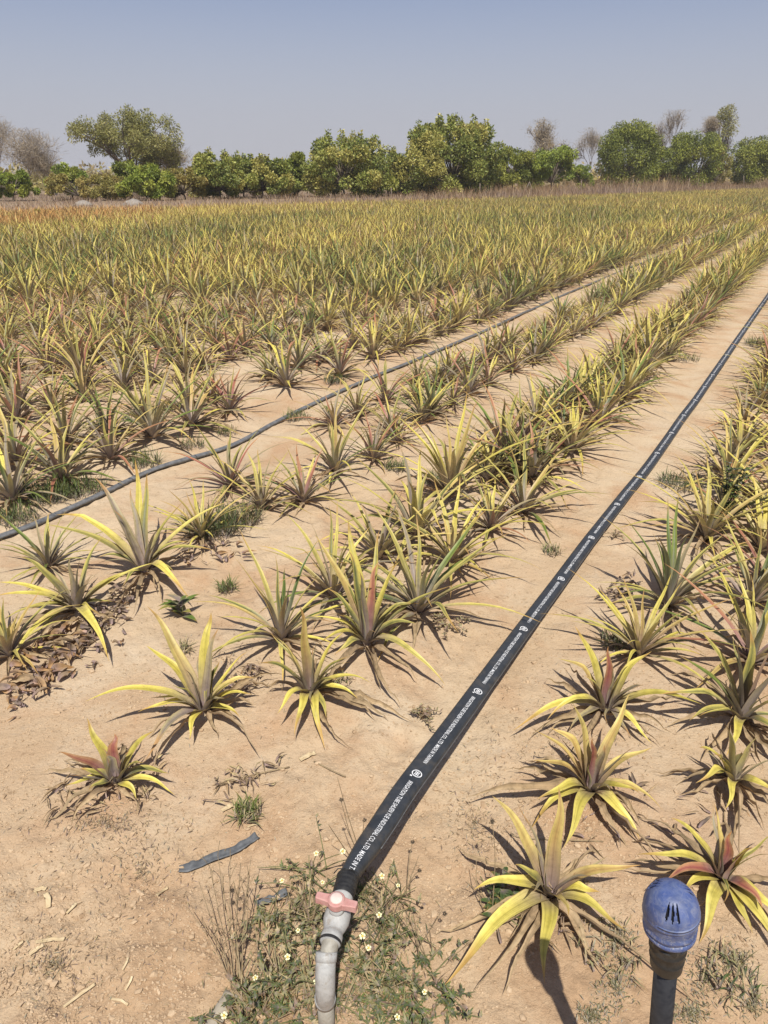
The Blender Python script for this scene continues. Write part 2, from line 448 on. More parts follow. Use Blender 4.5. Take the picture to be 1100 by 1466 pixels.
def rosette_spec(q, n, L, palette, lean=None, low=6, hi=77):
    """random rosette at the origin -> B, C, T, W, kinds (young leaves first)"""
    g = q.rand() * 6.28
    idx = np.arange(n); f = idx / (n - 1)
    azm = g + idx * 2.39996 + (q.rand(n) - .5) * .5
    el = np.radians(hi - (hi - low) * f ** .85 + (q.rand(n) - .5) * 16)
    ln = L * (.62 + .55 * np.sin(np.clip(f * 1.25 + .12, 0, 1) * math.pi * .62)) * (.82 + .36 * q.rand(n))
    ln = ln * np.where(f > .85, .75, 1)
    el0 = np.clip(el + np.radians(12 + 22 * f), 0, R(88))
    hx, hy = np.cos(azm), np.sin(azm)
    B = np.stack([.012 * hx, .012 * hy, .045 - .03 * f], 1)
    T = B + np.stack([np.cos(el) * hx, np.cos(el) * hy, np.sin(el)], 1) * ln[:, None]
    C = B + np.stack([np.cos(el0) * hx, np.cos(el0) * hy, np.sin(el0)], 1) * (ln * .52)[:, None]
    droop = (q.rand(n) < .45) * f * .10 * q.rand(n)
    T[:, 2] -= droop
    T[:, 2] = np.maximum(T[:, 2], .008 + .02 * q.rand(n))
    if lean is not None:
        T[:, :2] += lean * T[:, 2:3]; C[:, :2] += lean * C[:, 2:3]
    W = (.0125 + .0045 * q.rand(n)) * (L / .40) * np.where(f < .15, .8, 1)
    kinds = [palette[q.randint(len(palette))] for _ in range(n)]
    return B, C, T, W, kinds

def dead_spec(q, n, L):
    azm = q.rand(n) * 6.28; ln = L * (.35 + .4 * q.rand(n))
    hx, hy = np.cos(azm), np.sin(azm)
    B = np.stack([.015 * hx, .015 * hy, np.full(n, .022)], 1)
    T = B + np.stack([hx * ln, hy * ln, 0 * ln], 1); T[:, 2] = .006 + .012 * q.rand(n)
    T[:, :2] += (q.rand(n, 2) - .5) * .12
    C = B + np.stack([hx * ln * .5, hy * ln * .5, .03 + .05 * q.rand(n)], 1)
    return B, C, T, .009 + .005 * q.rand(n), ['b'] * n

def plant_meshes(spec, seed, S=10, A=5, dead=6, L=.4):
    """-> dict part name -> mesh"""
    q = np.random.RandomState(seed)
    B, C, T, W, K = spec
    B, C, T, W = map(np.asarray, (B, C, T, W)); K = np.array(list(K))
    n = len(K); top = T[:, 2] > .62 * T[:, 2].max()
    isd = K == 'b'; isy = np.isin(K, ['r', 'o']) & top & ~isd
    tw = (q.rand(n) - .5) * .6
    out = {}
    for nm, msk in (('leaf_rosette', ~isd & ~isy), ('young_leaves', isy)):
        if msk.any():
            V, F, cl = blades(B[msk], C[msk], T[msk], W[msk], K[msk], S, A, tw[msk], seed=seed)
            out[nm] = qmesh(nm, V, F, cl)
    db, dc, dt, dw, dk = dead_spec(q, max(dead, 1), L)
    if isd.any():
        db = np.vstack([db, B[isd]]); dc = np.vstack([dc, C[isd]]); dt = np.vstack([dt, T[isd]]); dw = np.concatenate([dw, W[isd]]); dk = ['b'] * len(db)
    V, F, cl = blades(db, dc, dt, dw, dk, S, A, (q.rand(len(db)) - .5) * 5, cup=.9, seed=seed + 3)
    jit = vnoise(V[:, 0] * 55, V[:, 1] * 55 + seed, 8) * .02
    V[:, 2] = np.maximum(V[:, 2] + jit, .002)
    out['dried_leaves'] = qmesh('dried_leaves', V, F, cl)
    return out
PM = dict(leaf_rosette=M['pine'], young_leaves=M['pine'], dried_leaves=M['dead'])

# ---- the nearest plants, leaf by leaf: (base px), [(tip px x, y, height of tip, width, kind)]
HERO = [
 ('yellow pineapple plant with a long leaf toward the valve, beside the blue valve', (785, 1290), .40, [
  (708,1124,.33,.036,'o'),(806,1112,.36,.036,'o'),(678,1266,.12,.037,'y'),(635,1408,.03,.043,'y'),(777,1405,.02,.040,'y'),(920,1232,.22,.031,'o'),
  (861,1266,.10,.038,'y'),(897,1331,.04,.036,'y'),(866,1400,.012,.034,'b'),(740,1232,.2,.036,'g'),(691,1330,.02,.024,'b'),(816,1304,.14,.026,'o'),
  (833,1229,.05,.026,'b'),(719,1240,.04,.02,'b'),(724,1346,.012,.02,'b'),(800,1160,.24,.02,'v')]),
 ('yellow pineapple plant with dark red inner leaves, just behind the blue valve', (1032, 1267), .40, [
  (1026,1130,.34,.034,'o'),(965,1152,.30,.034,'y'),(920,1195,.25,.030,'y'),(953,1246,.20,.034,'r'),(1082,1200,.22,.034,'y'),(1070,1206,.22,.040,'r'),
  (1004,1336,.04,.038,'y'),(1118,1366,.03,.038,'y'),(1125,1318,.06,.036,'y'),(1096,1290,.10,.034,'r'),(975,1270,.07,.03,'y'),(998,1353,.012,.02,'b'),(1050,1175,.24,.028,'r'),
  (990,1310,.012,.025,'b'),(1075,1335,.03,.03,'y')]),
 ('orange and yellow pineapple plant, third from the front right of the printed tube', (844, 1142), .40, [
  (766,1042,.30,.036,'o'),(823,1003,.36,.036,'o'),(792,1018,.33,.036,'o'),(905,992,.31,.032,'o'),(935,1069,.20,.036,'o'),(666,1138,.05,.026,'b'),
  (771,1146,.09,.034,'y'),(758,1178,.03,.034,'y'),(808,1214,.03,.038,'y'),(916,1203,.02,.040,'y'),(955,1144,.07,.034,'o'),(916,1136,.11,.030,'y'),(762,1087,.16,.03,'o'),
  (850,1040,.30,.03,'r'),(870,1060,.25,.03,'v'),(925,1215,.012,.024,'b')]),
 ('small yellow pineapple plant near the right edge, behind the red-hearted one', (1045, 1130), .34, [
  (1000,1075,.24,.034,'y'),(1037,1042,.29,.034,'y'),(1085,1058,.27,.036,'y'),(998,1117,.12,.03,'y'),(932,1105,.02,.02,'b'),(1108,1140,.08,.034,'y'),(1104,1152,.04,.03,'b'),
  (1039,1162,.06,.026,'y'),(1053,1213,.012,.02,'b'),(1100,1189,.012,.026,'b'),(968,1144,.02,.022,'b'),(1060,1075,.2,.03,'g'),(1020,1085,.18,.028,'g')]),
 ('pineapple plant with wide spread yellow leaves and one red leaf, nearest right of tube middle', (865, 1026), .40, [
  (824,891,.37,.036,'y'),(802,920,.29,.034,'o'),(873,922,.31,.030,'r'),(935,916,.32,.036,'y'),(785,1014,.14,.030,'y'),(733,1044,.05,.034,'y'),(1005,1005,.13,.034,'y'),
  (933,1065,.03,.03,'y'),(922,978,.21,.03,'v'),(838,960,.24,.034,'g'),(900,950,.28,.03,'g'),(815,1045,.05,.03,'v'),(900,1055,.04,.03,'v')]),
 ('tall olive pineapple plant with grey-purple heart at the right edge', (1058, 1040), .48, [
  (1002,898,.40,.040,'g'),(1049,905,.44,.042,'v'),(1112,915,.44,.042,'r'),(951,975,.25,.036,'g'),(973,938,.31,.034,'d'),(1130,950,.40,.044,'v'),(1145,1000,.28,.04,'g'),
  (1042,1085,.04,.03,'y'),(1095,1100,.012,.028,'b'),(985,1030,.1,.034,'g'),(1120,1060,.08,.036,'g'),(1078,900,.40,.036,'g'),(1010,960,.30,.036,'v'),(1000,1090,.012,.03,'b')]),
 ('small reddish pineapple plant nearest the bare lower left corner', (169, 1128), .32, [
  (118,1014,.27,.030,'y'),(159,1022,.27,.034,'r'),(218,1030,.25,.032,'y'),(80,1067,.16,.034,'r'),(112,1095,.11,.030,'g'),(92,1124,.04,.024,'y'),(126,1128,.06,.03,'g'),
  (62,1172,.012,.024,'b'),(252,1131,.03,.024,'y'),(197,1138,.03,.026,'y'),(206,1078,.16,.028,'g'),(184,1060,.20,.026,'v'),(243,1100,.08,.03,'g'),(152,1062,.19,.03,'v'),(205,1158,.012,.02,'b')]),
 ('medium pineapple plant with a long leaf pointing left, behind the small reddish one', (294, 1028), .40, [
  (211,866,.38,.040,'o'),(301,861,.42,.038,'y'),(311,897,.37,.034,'v'),(208,924,.23,.036,'y'),(122,1002,.16,.036,'y'),(197,1021,.06,.030,'y'),(206,1089,.06,.038,'v'),
  (269,1058,.05,.034,'y'),(345,1026,.05,.030,'y'),(364,962,.20,.032,'o'),(313,945,.22,.03,'g'),(338,976,.16,.03,'g'),(358,930,.24,.02,'y'),(312,1058,.012,.02,'b'),(362,992,.10,.03,'y'),
  (265,955,.26,.034,'v'),(320,1000,.14,.03,'v'),(215,1000,.1,.026,'y')]),
 ('pineapple plant with three short leaves drooping toward the camera, left of the tube', (445, 1005), .40, [
  (431,884,.38,.036,'o'),(494,913,.29,.034,'y'),(394,922,.30,.034,'o'),(372,957,.18,.030,'g'),(533,982,.09,.032,'y'),(514,1002,.05,.028,'y'),(462,1064,.03,.034,'y'),
  (424,1056,.04,.034,'y'),(396,1026,.08,.034,'y'),(482,983,.14,.03,'g'),(408,945,.24,.03,'v'),(500,950,.18,.03,'g'),(455,920,.30,.03,'v'),(470,1030,.04,.03,'g')]),
 ('large many-leaved pineapple plant whose long leaf curls down toward the printed tube', (526, 931), .50, [
  (496,757,.47,.040,'y'),(449,778,.43,.038,'o'),(541,808,.38,.034,'r'),(572,815,.38,.036,'y'),(637,983,.02,.034,'w'),(484,885,.20,.036,'g'),(456,920,.10,.034,'y'),
  (597,896,.12,.034,'g'),(654,843,.26,.030,'g'),(443,892,.15,.030,'y'),(515,830,.36,.036,'v'),(470,850,.28,.034,'g'),(560,870,.25,.034,'v'),(585,930,.05,.03,'g'),(480,940,.05,.034,'g'),
  (545,770,.40,.03,'g'),(600,860,.22,.03,'g'),(500,800,.40,.034,'g')]),
 ('big pineapple plant with tall upright yellow leaves, just right of the thin hose', (209, 826), .50, [
  (197,664,.47,.036,'y'),(214,684,.42,.036,'g'),(266,722,.36,.034,'g'),(332,722,.33,.038,'w'),(308,792,.12,.034,'g'),(270,856,.05,.042,'y'),(76,725,.38,.044,'y'),
  (65,755,.30,.040,'g'),(136,690,.46,.040,'v'),(188,705,.39,.03,'v'),(271,779,.2,.034,'g'),(140,800,.1,.03,'g'),(165,735,.36,.044,'v'),(230,760,.3,.034,'v'),(250,820,.06,.03,'g'),(175,840,.03,.026,'g')]),
 ('wide grey-hearted pineapple plant above the brown leaf litter at left', (112, 880), .48, [
  (22,776,.38,.038,'g'),(-8,823,.25,.040,'y'),(-12,847,.18,.036,'y'),(-10,893,.06,.038,'w'),(11,951,.02,.034,'y'),(158,944,.05,.040,'y'),(145,749,.43,.040,'g'),(97,785,.36,.03,'v'),
  (112,787,.36,.034,'v'),(225,795,.28,.036,'w'),(216,808,.22,.032,'y'),(139,876,.10,.024,'y'),(60,830,.25,.04,'v'),(130,820,.3,.036,'v'),(40,870,.1,.034,'g'),(160,860,.06,.03,'g'),(50,910,.03,.03,'g')]),
]
GRP = 'pineapple plants growing in rows'
def hero_spec(base, L, leaves, q):
    B0 = gp(*base)
    B, C, T, W, K = [], [], [], [], []
    for (px, py, z, w, k) in leaves:
        if z > .18: z = z * .78
        t = pp(px, py, B0[2] + z) - B0
        hd = t.copy(); hd[2] = 0; hl = np.linalg.norm(hd); u_ = hd / (hl + 1e-9)
        b = np.array([u_[0] * .014, u_[1] * .014, .035])
        arch = .10 * hl if z > .18 else .38 * hl
        if k == 'b': arch = .12 * hl
        c = np.array([hd[0] * .40, hd[1] * .40, b[2] + (t[2] - b[2]) * (.66 if z > .18 else .45) + arch])
        B.append(b); C.append(c); T.append(t); W.append(w * .56); K.append(k)
    # tight grey heart and a few short outer leaves
    b2, c2, t2, w2, k2 = rosette_spec(q, 6, L * .42, 'vvgv', low=34)
    return B0, (np.vstack([B, b2]), np.vstack([C, c2]), np.vstack([T, t2]), np.concatenate([W, w2 * 1.3]), list(K) + k2)

count = {'n': 0}
def put(meshes, loc, rotz, scale, label):
    o = thing('pineapple_plant', label, 'pineapple plant', tuple(loc), rotz, GRP)
    o.scale = (scale, scale, scale * (.82 + .34 * rs.rand()))
    for nm, me in meshes.items(): link(nm, me, PM[nm], o)
    return o

taken = []
for hi_, (lab, base, L, leaves) in enumerate(HERO):
    q = np.random.RandomState(100 + hi_)
    B0, spec = hero_spec(base, L, leaves, q)
    put(plant_meshes(spec, 200 + hi_, 16, 7, 8, L), B0, 0, 1, lab)
    taken.append(B0)

# ---- variants for the rest of the individuals
PAL = ['gyrvgogw', 'gwyogdvr', 'vrgogvrw', 'ggdwgdvg', 'yywogwgo', 'rovggyrg', 'gdvgvrgy', 'wyggdovw', 'gvrwgdgo', 'yogdvwyg', 'ddggdvgd', 'gwvgdrog',
       'wgwygvoy', 'vgvdwgry']
PAL = PAL + [p_[::-1] for p_ in PAL[:8]]
LOOK = ['yellow-edged green leaves', 'yellow and olive leaves', 'purple-grey leaves and red heart', 'olive green leaves', 'mostly yellow leaves', 'reddish orange leaves',
        'dark green leaves', 'pale yellow-green leaves', 'grey-green leaves', 'yellow and orange leaves', 'deep green leaves', 'mixed green and red leaves',
        'yellow-green spreading leaves', 'dark grey-purple leaves']
LOOK = LOOK + LOOK[:8]
VAR = []
for v_ in range(len(PAL)):
    q = np.random.RandomState(900 + v_)
    n = 19 + v_ % 5 * 2
    spec = rosette_spec(q, n, .385, PAL[v_], low=4, hi=74)
    spec = spec[:3] + (spec[3] * 1.0,) + spec[4:]
    VAR.append(plant_meshes(spec, 300 + v_, 9, 5, 6, .4))

# ---- where plants stand. near ones read off the photograph, the others along their rows
NEAR = dict(
 la=[(600,880),(647,810),(703,761),(748,737)],
 lb=[(404,921),(478,860),(543,802),(596,774),(645,715)],
 ma=[(535,660),(435,720)], mb=[(605,605),(480,680),(375,730),(290,770),(15,940),(560,622),(515,648),(330,700),(70,815)],
 na=[(330,590),(220,630),(90,690),(20,720),(160,660),(410,555),(275,612)],
 ra=[(915,940),(955,872),(1010,775)], rb=[(1075,952)])
NEAR['mb'].remove((515,648)); NEAR['mb'] += [(478,612),(512,598),(552,578),(640,548),(598,548)]
rows = {}   # row name -> list of (u, v)
for rname, L_ in NEAR.items():
    rows[rname] = [uv(*gp(*p_)[:2]) for p_ in L_]
def extend(rname, v0, u0, u1, sp, jit=.05, skip=.05, vslope=0):
    u = u0
    lst = rows.setdefault(rname, [])
    while u < u1:
        if rs.rand() > skip:
            lst.append((u + (rs.rand() - .5) * sp * .35, v0 + vslope * u + (rs.rand() - .5) * 2 * jit))
        u += sp
def backedge(x):
    return np.interp(x, [-60, -16, 0, 13, 45, 85], [25, 33, 45, 57, 96, 130])
UMAX = 130
extend('la', -1.12, 3.55, UMAX, .31); extend('lb', -1.39, 3.5, UMAX, .31); extend('lc', -1.25, 3.6, UMAX, .8, .06)
extend('ma', -2.14, 3.75, UMAX, .31); extend('mb', -2.50, 4.75, UMAX, .30)
extend('na', -3.42, 5.0, UMAX, .32); extend('nb', -3.82, 2.2, UMAX, .34)
extend('ra', -.20, 3.65, UMAX, .31); extend('rb', .08, 2.75, UMAX, .31)
RN = dict(la='the first row left of the printed tube', lb='the second row left of the printed tube', ma='the third row left of the printed tube',
          mb='the row right of the thin hose', ra='the first row right of the printed tube', rb='the rightmost row',
          lc='the crowded middle row left of the tube',
          na='the first row beyond the thin hose', nb='the second row beyond the thin hose')
ORD = 'first second third fourth fifth sixth seventh eighth ninth tenth eleventh twelfth thirteenth fourteenth fifteenth sixteenth seventeenth eighteenth nineteenth twentieth'.split()
for t_, nm_ in ((20, 'twenty'), (30, 'thirty'), (40, 'forty'), (50, 'fifty')):
    if t_ > 20: ORD.append(nm_[:-1] + 'ieth')
    ORD += [nm_ + '-' + o_ for o_ in ORD[:9]]
v_ = -4.62; kbed = 2
while v_ > -75:
    for dv in (0, -.40):
        rname = 'f%d' % kbed
        extend(rname, v_ + dv, 1.0, UMAX, .30, .09, .05)
        if kbed < 20: RN[rname] = 'the %s row beyond the thin hose' % ORD[kbed]
        kbed += 1
    v_ -= .92
extend('x1', 1.02, -1, 60, .36); extend('x2', 1.36, -1, 60, .36)

cand = []
for rname, lst in rows.items():
    for kk, (u_, vv) in enumerate(lst):
        x, y = xy(u_, vv)
        if y > backedge(x) or y < -1: continue
        near_given = rname in NEAR and kk < len(NEAR[rname])
        px, py, dep = project(x, y, .15)
        if dep < .4 and rname not in ('x1', 'x2'): continue
        inview = -60 < px < 1150 and 200 < py < 1560 and dep > .5
        cand.append((dep, rname, x, y, inview, near_given))
view = sorted([c_ for c_ in cand if c_[4]], key=lambda c_: c_[0])
NI = 300 - len(HERO)
ind = view[:NI]; rest = view[NI:] + [c_ for c_ in cand if not c_[4]]
byrow = {}
for c_ in ind: byrow.setdefault(c_[1], []).append(c_)
SIZE = dict(la=.92, lb=.98, lc=.72, ma=.80, mb=.80, ra=.90, rb=.95, na=1.06, nb=1.06)
ROWV = dict(la=-1.10, lb=-1.42, mb=-2.3, ra=-.25, rb=.09)
for B0 in taken:                                   # the hand-shaped plants count along their rows too
    u_, v_ = uv(B0[0], B0[1]); rname = min(ROWV, key=lambda k_: abs(ROWV[k_] - v_))
    byrow[rname].append((0, None, B0[0], B0[1]))
for rname, lst in byrow.items():
    lst.sort(key=lambda c_: uv(c_[2], c_[3])[0])
    for kk, c_ in enumerate(lst):
        if c_[1] is None: continue
        vi = rs.randint(len(VAR))
        if rname in ('ra', 'rb', 'la', 'lb') and LOOK[vi].startswith(('dark green', 'deep')): vi = 4
        x, y = c_[2], c_[3]
        u_ = uv(x, y)[0]; sc_ = SIZE.get(rname, 1.0) * (.80 + .42 * rs.rand()) * (np.interp(u_, [2.4, 3.6], [1.0, 1.06]) if rname[0] == 'l' else (1.05 if rname[0] == 'm' and u_ > 3.9 else 1.0))
        lab = '%s pineapple along %s, %s' % (ORD[kk], RN.get(rname, 'a crowded far row'), LOOK[vi])
        put(VAR[vi], (x, y, float(gh(x, y)) - .008), rs.rand() * 6.28, sc_, lab)
print('individual plants', len(ind) + len(HERO), 'mass', len(rest))

# ---- the mass of far plants as one object
far_groups = []
def mass(lst, S, n, seed, A=3):
    q = np.random.RandomState(seed)
    Bs, Cs, Ts, Ws, Ks = [], [], [], [], []
    for (dep, rname, x, y, iv, ng) in lst:
        dry = 0
        u_, vv = uv(x, y)
        be = backedge(x) - y
        if (x < -6 and be < 12 + 6 * vnoise(x / 4, y / 4, 6) or x < 3 and be < 4.5 + 4 * vnoise(x / 3, y / 4, 6)) and vnoise(x / 2.0, y / 2.0, 16) > -.32: dry = 1
        if dry: pal = 'oyowoyyo' if x > -9 else 'OOOoOoOo'
        else:
            nn = .8 * vnoise(u_ / 7.0, vv / 2.2, 12) + .6 * vnoise(x / 2.0, y / 2.0, 13) + (q.rand() - .5) * .6
            pal = 'ddgdgydv' if nn < -.12 else ('gdygoyvgdw' if nn < .16 else 'ygyowyrgy')
        L = (.50 if vv < -3 else .46) * (.72 + .46 * q.rand())
        B, C, T, W, K = rosette_spec(q, n, L, pal, low=12, hi=80)
        z = float(gh(x, y)); off = np.array([x, y, z])
        Bs.append(B + off); Cs.append(C + off); Ts.append(T + off); Ws.append(W * (.95 if dep < 25 else 1.0)); Ks += K
    return blades(np.vstack(Bs), np.vstack(Cs), np.vstack(Ts), np.concatenate(Ws), Ks, S, A, seed=seed)
lod = [[c_ for c_ in rest if c_[0] < 14], [c_ for c_ in rest if 14 <= c_[0] < 30], [c_ for c_ in rest if c_[0] >= 30]]
Vs, Fs, Cs_ = [], [], []; nv = 0
for lst, S_, n_ in zip(lod, (5, 4, 3), (24, 20, 14)):
    if lst:
        V, F, cl = mass(lst, S_, n_, 70 + S_)
        Vs.append(V); Fs.append(F + nv); Cs_.append(cl); nv += len(V)
field = link('pineapple_field', qmesh('pineapple_field', np.vstack(Vs), np.vstack(Fs), np.vstack(Cs_)), M['pine'])
tag(field, 'countless pineapple plants merging into a green and yellow mass across the far field', 'pineapple field', kind='stuff')

# ---------------------------------------------------------------- printed flat tube
TUBE_PX = [(498,1257,.215),(512,1234,.212),(545,1185,.195),(580,1131,.172),(625,1069,.142),(700,967,.095),(773,868,.06),(845,773,.045),(918,680,.035),(976,600,.03),(1000,567,.028),(1050,495,.026),(1096,429,.026)]
tp = [pp(a_, b_, c_) for (a_, b_, c_) in TUBE_PX]
ue, ve = uv(tp[-1][0], tp[-1][1])
for du in (4, 9, 16, 26, 40, 60, 90):
    x, y = xy(ue + du, ve + .0016 * du); tp.append(np.array([x, y, .026]))
path = smooth_path(tp, 14)
seg = np.linalg.norm(np.diff(path, axis=0), axis=1); arc = np.concatenate([[0], np.cumsum(seg)])
wob = (vnoise(arc / .55, arc * 0, 31) * .007) * np.clip(arc / .6, 0, 1) * np.interp(arc, [3, 6], [1, .35])
TT = np.gradient(path, axis=0); TT /= np.linalg.norm(TT, axis=1)[:, None]
SIDE = np.cross(TT, [0, 0, 1.0]); SIDE /= np.linalg.norm(SIDE, axis=1)[:, None]
path = path + SIDE * wob[:, None]
UPV = np.cross(SIDE, TT)
HW0, HH0 = .0293, .0138
def half_w(s): return np.interp(s, [0, .02, .09, .2], [.020, .0212, .0272, HW0])
def half_h(s): return np.interp(s, [0, .02, .09, .2], [.020, .019, .0165, HH0])
roll = np.interp(arc, [0, .4, 1.5, 4, 200], [-.10, -.16, -.12, -.05, 0.0]) + vnoise(arc / .9, arc * 0 + 5, 33) * .12
def prof(a, hw, hh):
    ca, sa = math.cos(a), math.sin(a)
    return hw * math.copysign(abs(ca) ** .75, ca), hh * math.copysign(abs(sa) ** .8, sa)
NP = 28; V = []
for i_ in range(len(path)):
    hw, hh = half_w(arc[i_]), half_h(arc[i_]); cr, sr = math.cos(roll[i_]), math.sin(roll[i_])
    for k_ in range(NP):
        px_, pz_ = prof(2 * math.pi * k_ / NP, hw, hh)
        px_, pz_ = px_ * cr - pz_ * sr, px_ * sr + pz_ * cr
        V.append(path[i_] + SIDE[i_] * px_ + UPV[i_] * pz_)
F = [(i_ * NP + k_, i_ * NP + (k_ + 1) % NP, (i_ + 1) * NP + (k_ + 1) % NP, (i_ + 1) * NP + k_) for i_ in range(len(path) - 1) for k_ in range(NP)]
tube = thing('irrigation_tube', 'flat black irrigation tube with white printing, running from the red-handled valve', 'irrigation tube', (0, 0, 0))
body = link('tube_body', qmesh('tube_body', V, F), M['tube'], tube)
# folded seam along the right edge
mb = MB(); m_ = arc < 14
sp_ = path + SIDE * (half_w(arc) * np.cos(roll))[:, None] + UPV * (half_w(arc) * np.sin(roll) + .001)[:, None]
V = []
seam_pts = sp_[(arc > .1) & m_]
mb.tube(seam_pts, .0013, 6)
mb.build('edge_seam', plain('seam', (.09, .095, .10), (.16, .165, .17), 60, .5), tube)

def text_mesh(body, size):
    cu = bpy.data.curves.new('lettering', 'FONT'); cu.body = body; cu.size = size; cu.offset = size * .006
    cu.resolution_u = 2
    ob = bpy.data.objects.new('lettering', cu); COL.objects.link(ob)
    bpy.context.view_layer.update()
    me = bpy.data.meshes.new_from_object(ob.evaluated_get(bpy.context.evaluated_depsgraph_get()))
    vs = np.array([v.co[:] for v in me.vertices]); fs = [tuple(p.vertices) for p in me.polygons]
    bpy.data.objects.remove(ob); bpy.data.curves.remove(cu); bpy.data.meshes.remove(me)
    return vs, fs
tv, tf = text_mesh('IRRIGATION TUBE SHUEN YUE INDUSTRIAL CO., LTD. MADE IN TAIWAN', .0160)
wid = tv[:, 0].max()
PER = .445
tv[:, 0] = tv[:, 0] / wid * (PER - .085) + .034; tv[:, 1] -= .0058
# round emblem: ring with two small bars
ev, ef = [], []
ES = 1.18
for k_ in range(28):
    a = 2 * math.pi * k_ / 28
    ev += [(.0115 * math.cos(a) + .012, .0115 * math.sin(a) , 0), (.0092 * math.cos(a) + .012, .0092 * math.sin(a), 0)]
ef += [(2 * k_, 2 * ((k_ + 1) % 28), 2 * ((k_ + 1) % 28) + 1, 2 * k_ + 1) for k_ in range(28)]
def rect(x0, y0, x1, y1):
    n0 = len(ev); ev.extend([(x0, y0, 0), (x1, y0, 0), (x1, y1, 0), (x0, y1, 0)]); ef.append((n0, n0 + 1, n0 + 2, n0 + 3))
rect(.0045, -.0012, .0195, .0012); rect(.006, .0026, .0115, .0046); rect(.0125, .0026, .018, .0046); rect(.006, -.0046, .0115, -.0026); rect(.0125, -.0046, .018, -.0026)
rect(.0235, -.0105, .0275, -.0060)
def on_tube(P2, s0):
    out = []
    for (x, y, _) in P2:
        s = s0 - x
        hw = half_w(s); hh = half_h(s)
        q_ = np.clip((y + .0035) / hw, -.99, .99)
        pz_ = hh * (1 - abs(q_) ** (1 / .375)) ** .4 + .0007
        px_ = q_ * hw
        r_ = np.interp(s, arc, roll); cr, sr = math.cos(r_), math.sin(r_)
        px_, pz_ = px_ * cr - pz_ * sr, px_ * sr + pz_ * cr
        p = np.array([np.interp(s, arc, path[:, j]) for j in range(3)])
        sd = np.array([np.interp(s, arc, SIDE[:, j]) for j in range(3)]); up = np.array([np.interp(s, arc, UPV[:, j]) for j in range(3)])
        out.append(p + sd * px_ + up * pz_)
    return out
LM = MB()
e0 = np.array([[project(*path[i_])[1]] for i_ in range(len(path))])[:, 0]
s_logo = float(np.interp(-1113, -e0[:200], arc[:200]))
k_ = 0
while s_logo + k_ * PER < 12:
    s0 = s_logo + k_ * PER
    if k_ == 0:
        keepv = tv[:, 0] < s0 - .001
        fs_ = [f for f in tf if all(keepv[j] for j in f)]
        LM.add(on_tube(np.where(keepv[:, None], tv, tv * [0, 1, 1] + [.05, 0, 0]), s0), fs_)
    else: LM.add(on_tube(tv, s0), tf)
    LM.add(on_tube([((e_[0] - .012) * ES + .012, e_[1] * ES, 0) for e_ in ev], s0 + .013), ef)
    k_ += 1
LM.build('printed_lettering', M['ink'], tube, smooth=False)

# ---------------------------------------------------------------- thin hose on the left
hp = [(-60,800),(0,774),(50,756),(90,738),(150,710),(220,676),(270,660),(320,645),(355,630),(395,608),(430,590),(480,566),(540,540),(600,515),(690,477),(750,450),(830,414),(900,385)]
pts = []
for (a_, b_) in hp:
    g_ = gp(a_, b_); pts.append(g_ + [0, 0, .016])
uu, vv_ = uv(pts[-1][0], pts[-1][1])
for du in (4, 9, 16, 28, 45):
    x, y = xy(uu + du, vv_); pts.append(np.array([x, y, float(gh(x, y)) + .016]))
u0_, v0_ = uv(pts[0][0], pts[0][1]); x, y = xy(u0_ - 1.2, v0_ - .05); pts.insert(0, np.array([x, y, float(gh(x, y)) + .016]))
hpth = smooth_path(pts, 16)
harc = np.concatenate([[0], np.cumsum(np.linalg.norm(np.diff(hpth, axis=0), axis=1))])
hT = np.gradient(hpth, axis=0); hT /= np.linalg.norm(hT, axis=1)[:, None]
hS = np.cross(hT, [0, 0, 1.0]); hS /= np.linalg.norm(hS, axis=1)[:, None]; hU = np.cross(hS, hT)
hpth = hpth + hS * (vnoise(harc / .7, harc * 0, 41) * .02)[:, None]
V = []; NP = 14
for i_ in range(len(hpth)):
    ww = .0175 + .005 * vnoise(harc[i_] / .2, 0, 42); hh = .0125 - .006 * vnoise(harc[i_] / .2, 0, 42)
    for k_ in range(NP):
        a = 2 * math.pi * k_ / NP
        crease = 1 - .5 * math.exp(-((a - 1.4) / .35) ** 2)
        V.append(hpth[i_] + hS[i_] * ww * math.cos(a) + hU[i_] * hh * math.sin(a) * crease)
F = [(i_ * NP + k_, i_ * NP + (k_ + 1) % NP, (i_ + 1) * NP + (k_ + 1) % NP, (i_ + 1) * NP + k_) for i_ in range(len(hpth) - 1) for k_ in range(NP)]
tag(link('hose', qmesh('hose', V, F), M['hose']), 'thin creased dark hose winding between rows at the left of the field', 'hose')

# ---------------------------------------------------------------- pipe, valve and handle
pr = [pp(466,1432,.10), pp(465.5,1412,.165), pp(466,1390,.20), pp(467.5,1366,.218)]
A0 = pp(475,1342,.22); A1 = pp(484,1308,.221); A2 = pp(491.5,1282,.219); A3 = pp(498,1257,.215)
foot = pr[0].copy(); foot[2] = -.05
valve = thing('valve_pipe', 'grey plastic pipe with red handled ball valve feeding the printed tube', 'valve', (foot[0], foot[1], float(gh(foot[0], foot[1]))))
vo = np.array(valve.location)
mb = MB(); mb.tube([foot, pr[0] + [0, 0, .03]], .0165, 24); mb.build('riser_pipe', M['pvc_old'], valve, offset=vo)
el = smooth_path([pr[0] - [0, 0, .0], pr[1] - [0, 0, .012], pr[2] - [0, 0, .002], pr[3]], 8)
rad = np.full(len(el), .0190); 
mb = MB(); mb.tube(el, rad, 28); mb.tube([el[0] - [0, 0, .004], el[0] + [0, 0, .012]], .0206, 28)
dv_ = (el[-1] - el[-2]); dv_ /= np.linalg.norm(dv_)
mb.tube([el[-1] - dv_ * .012, el[-1] + dv_ * .004], .0206, 28); mb.build('elbow', M['pvc'], valve, offset=vo)
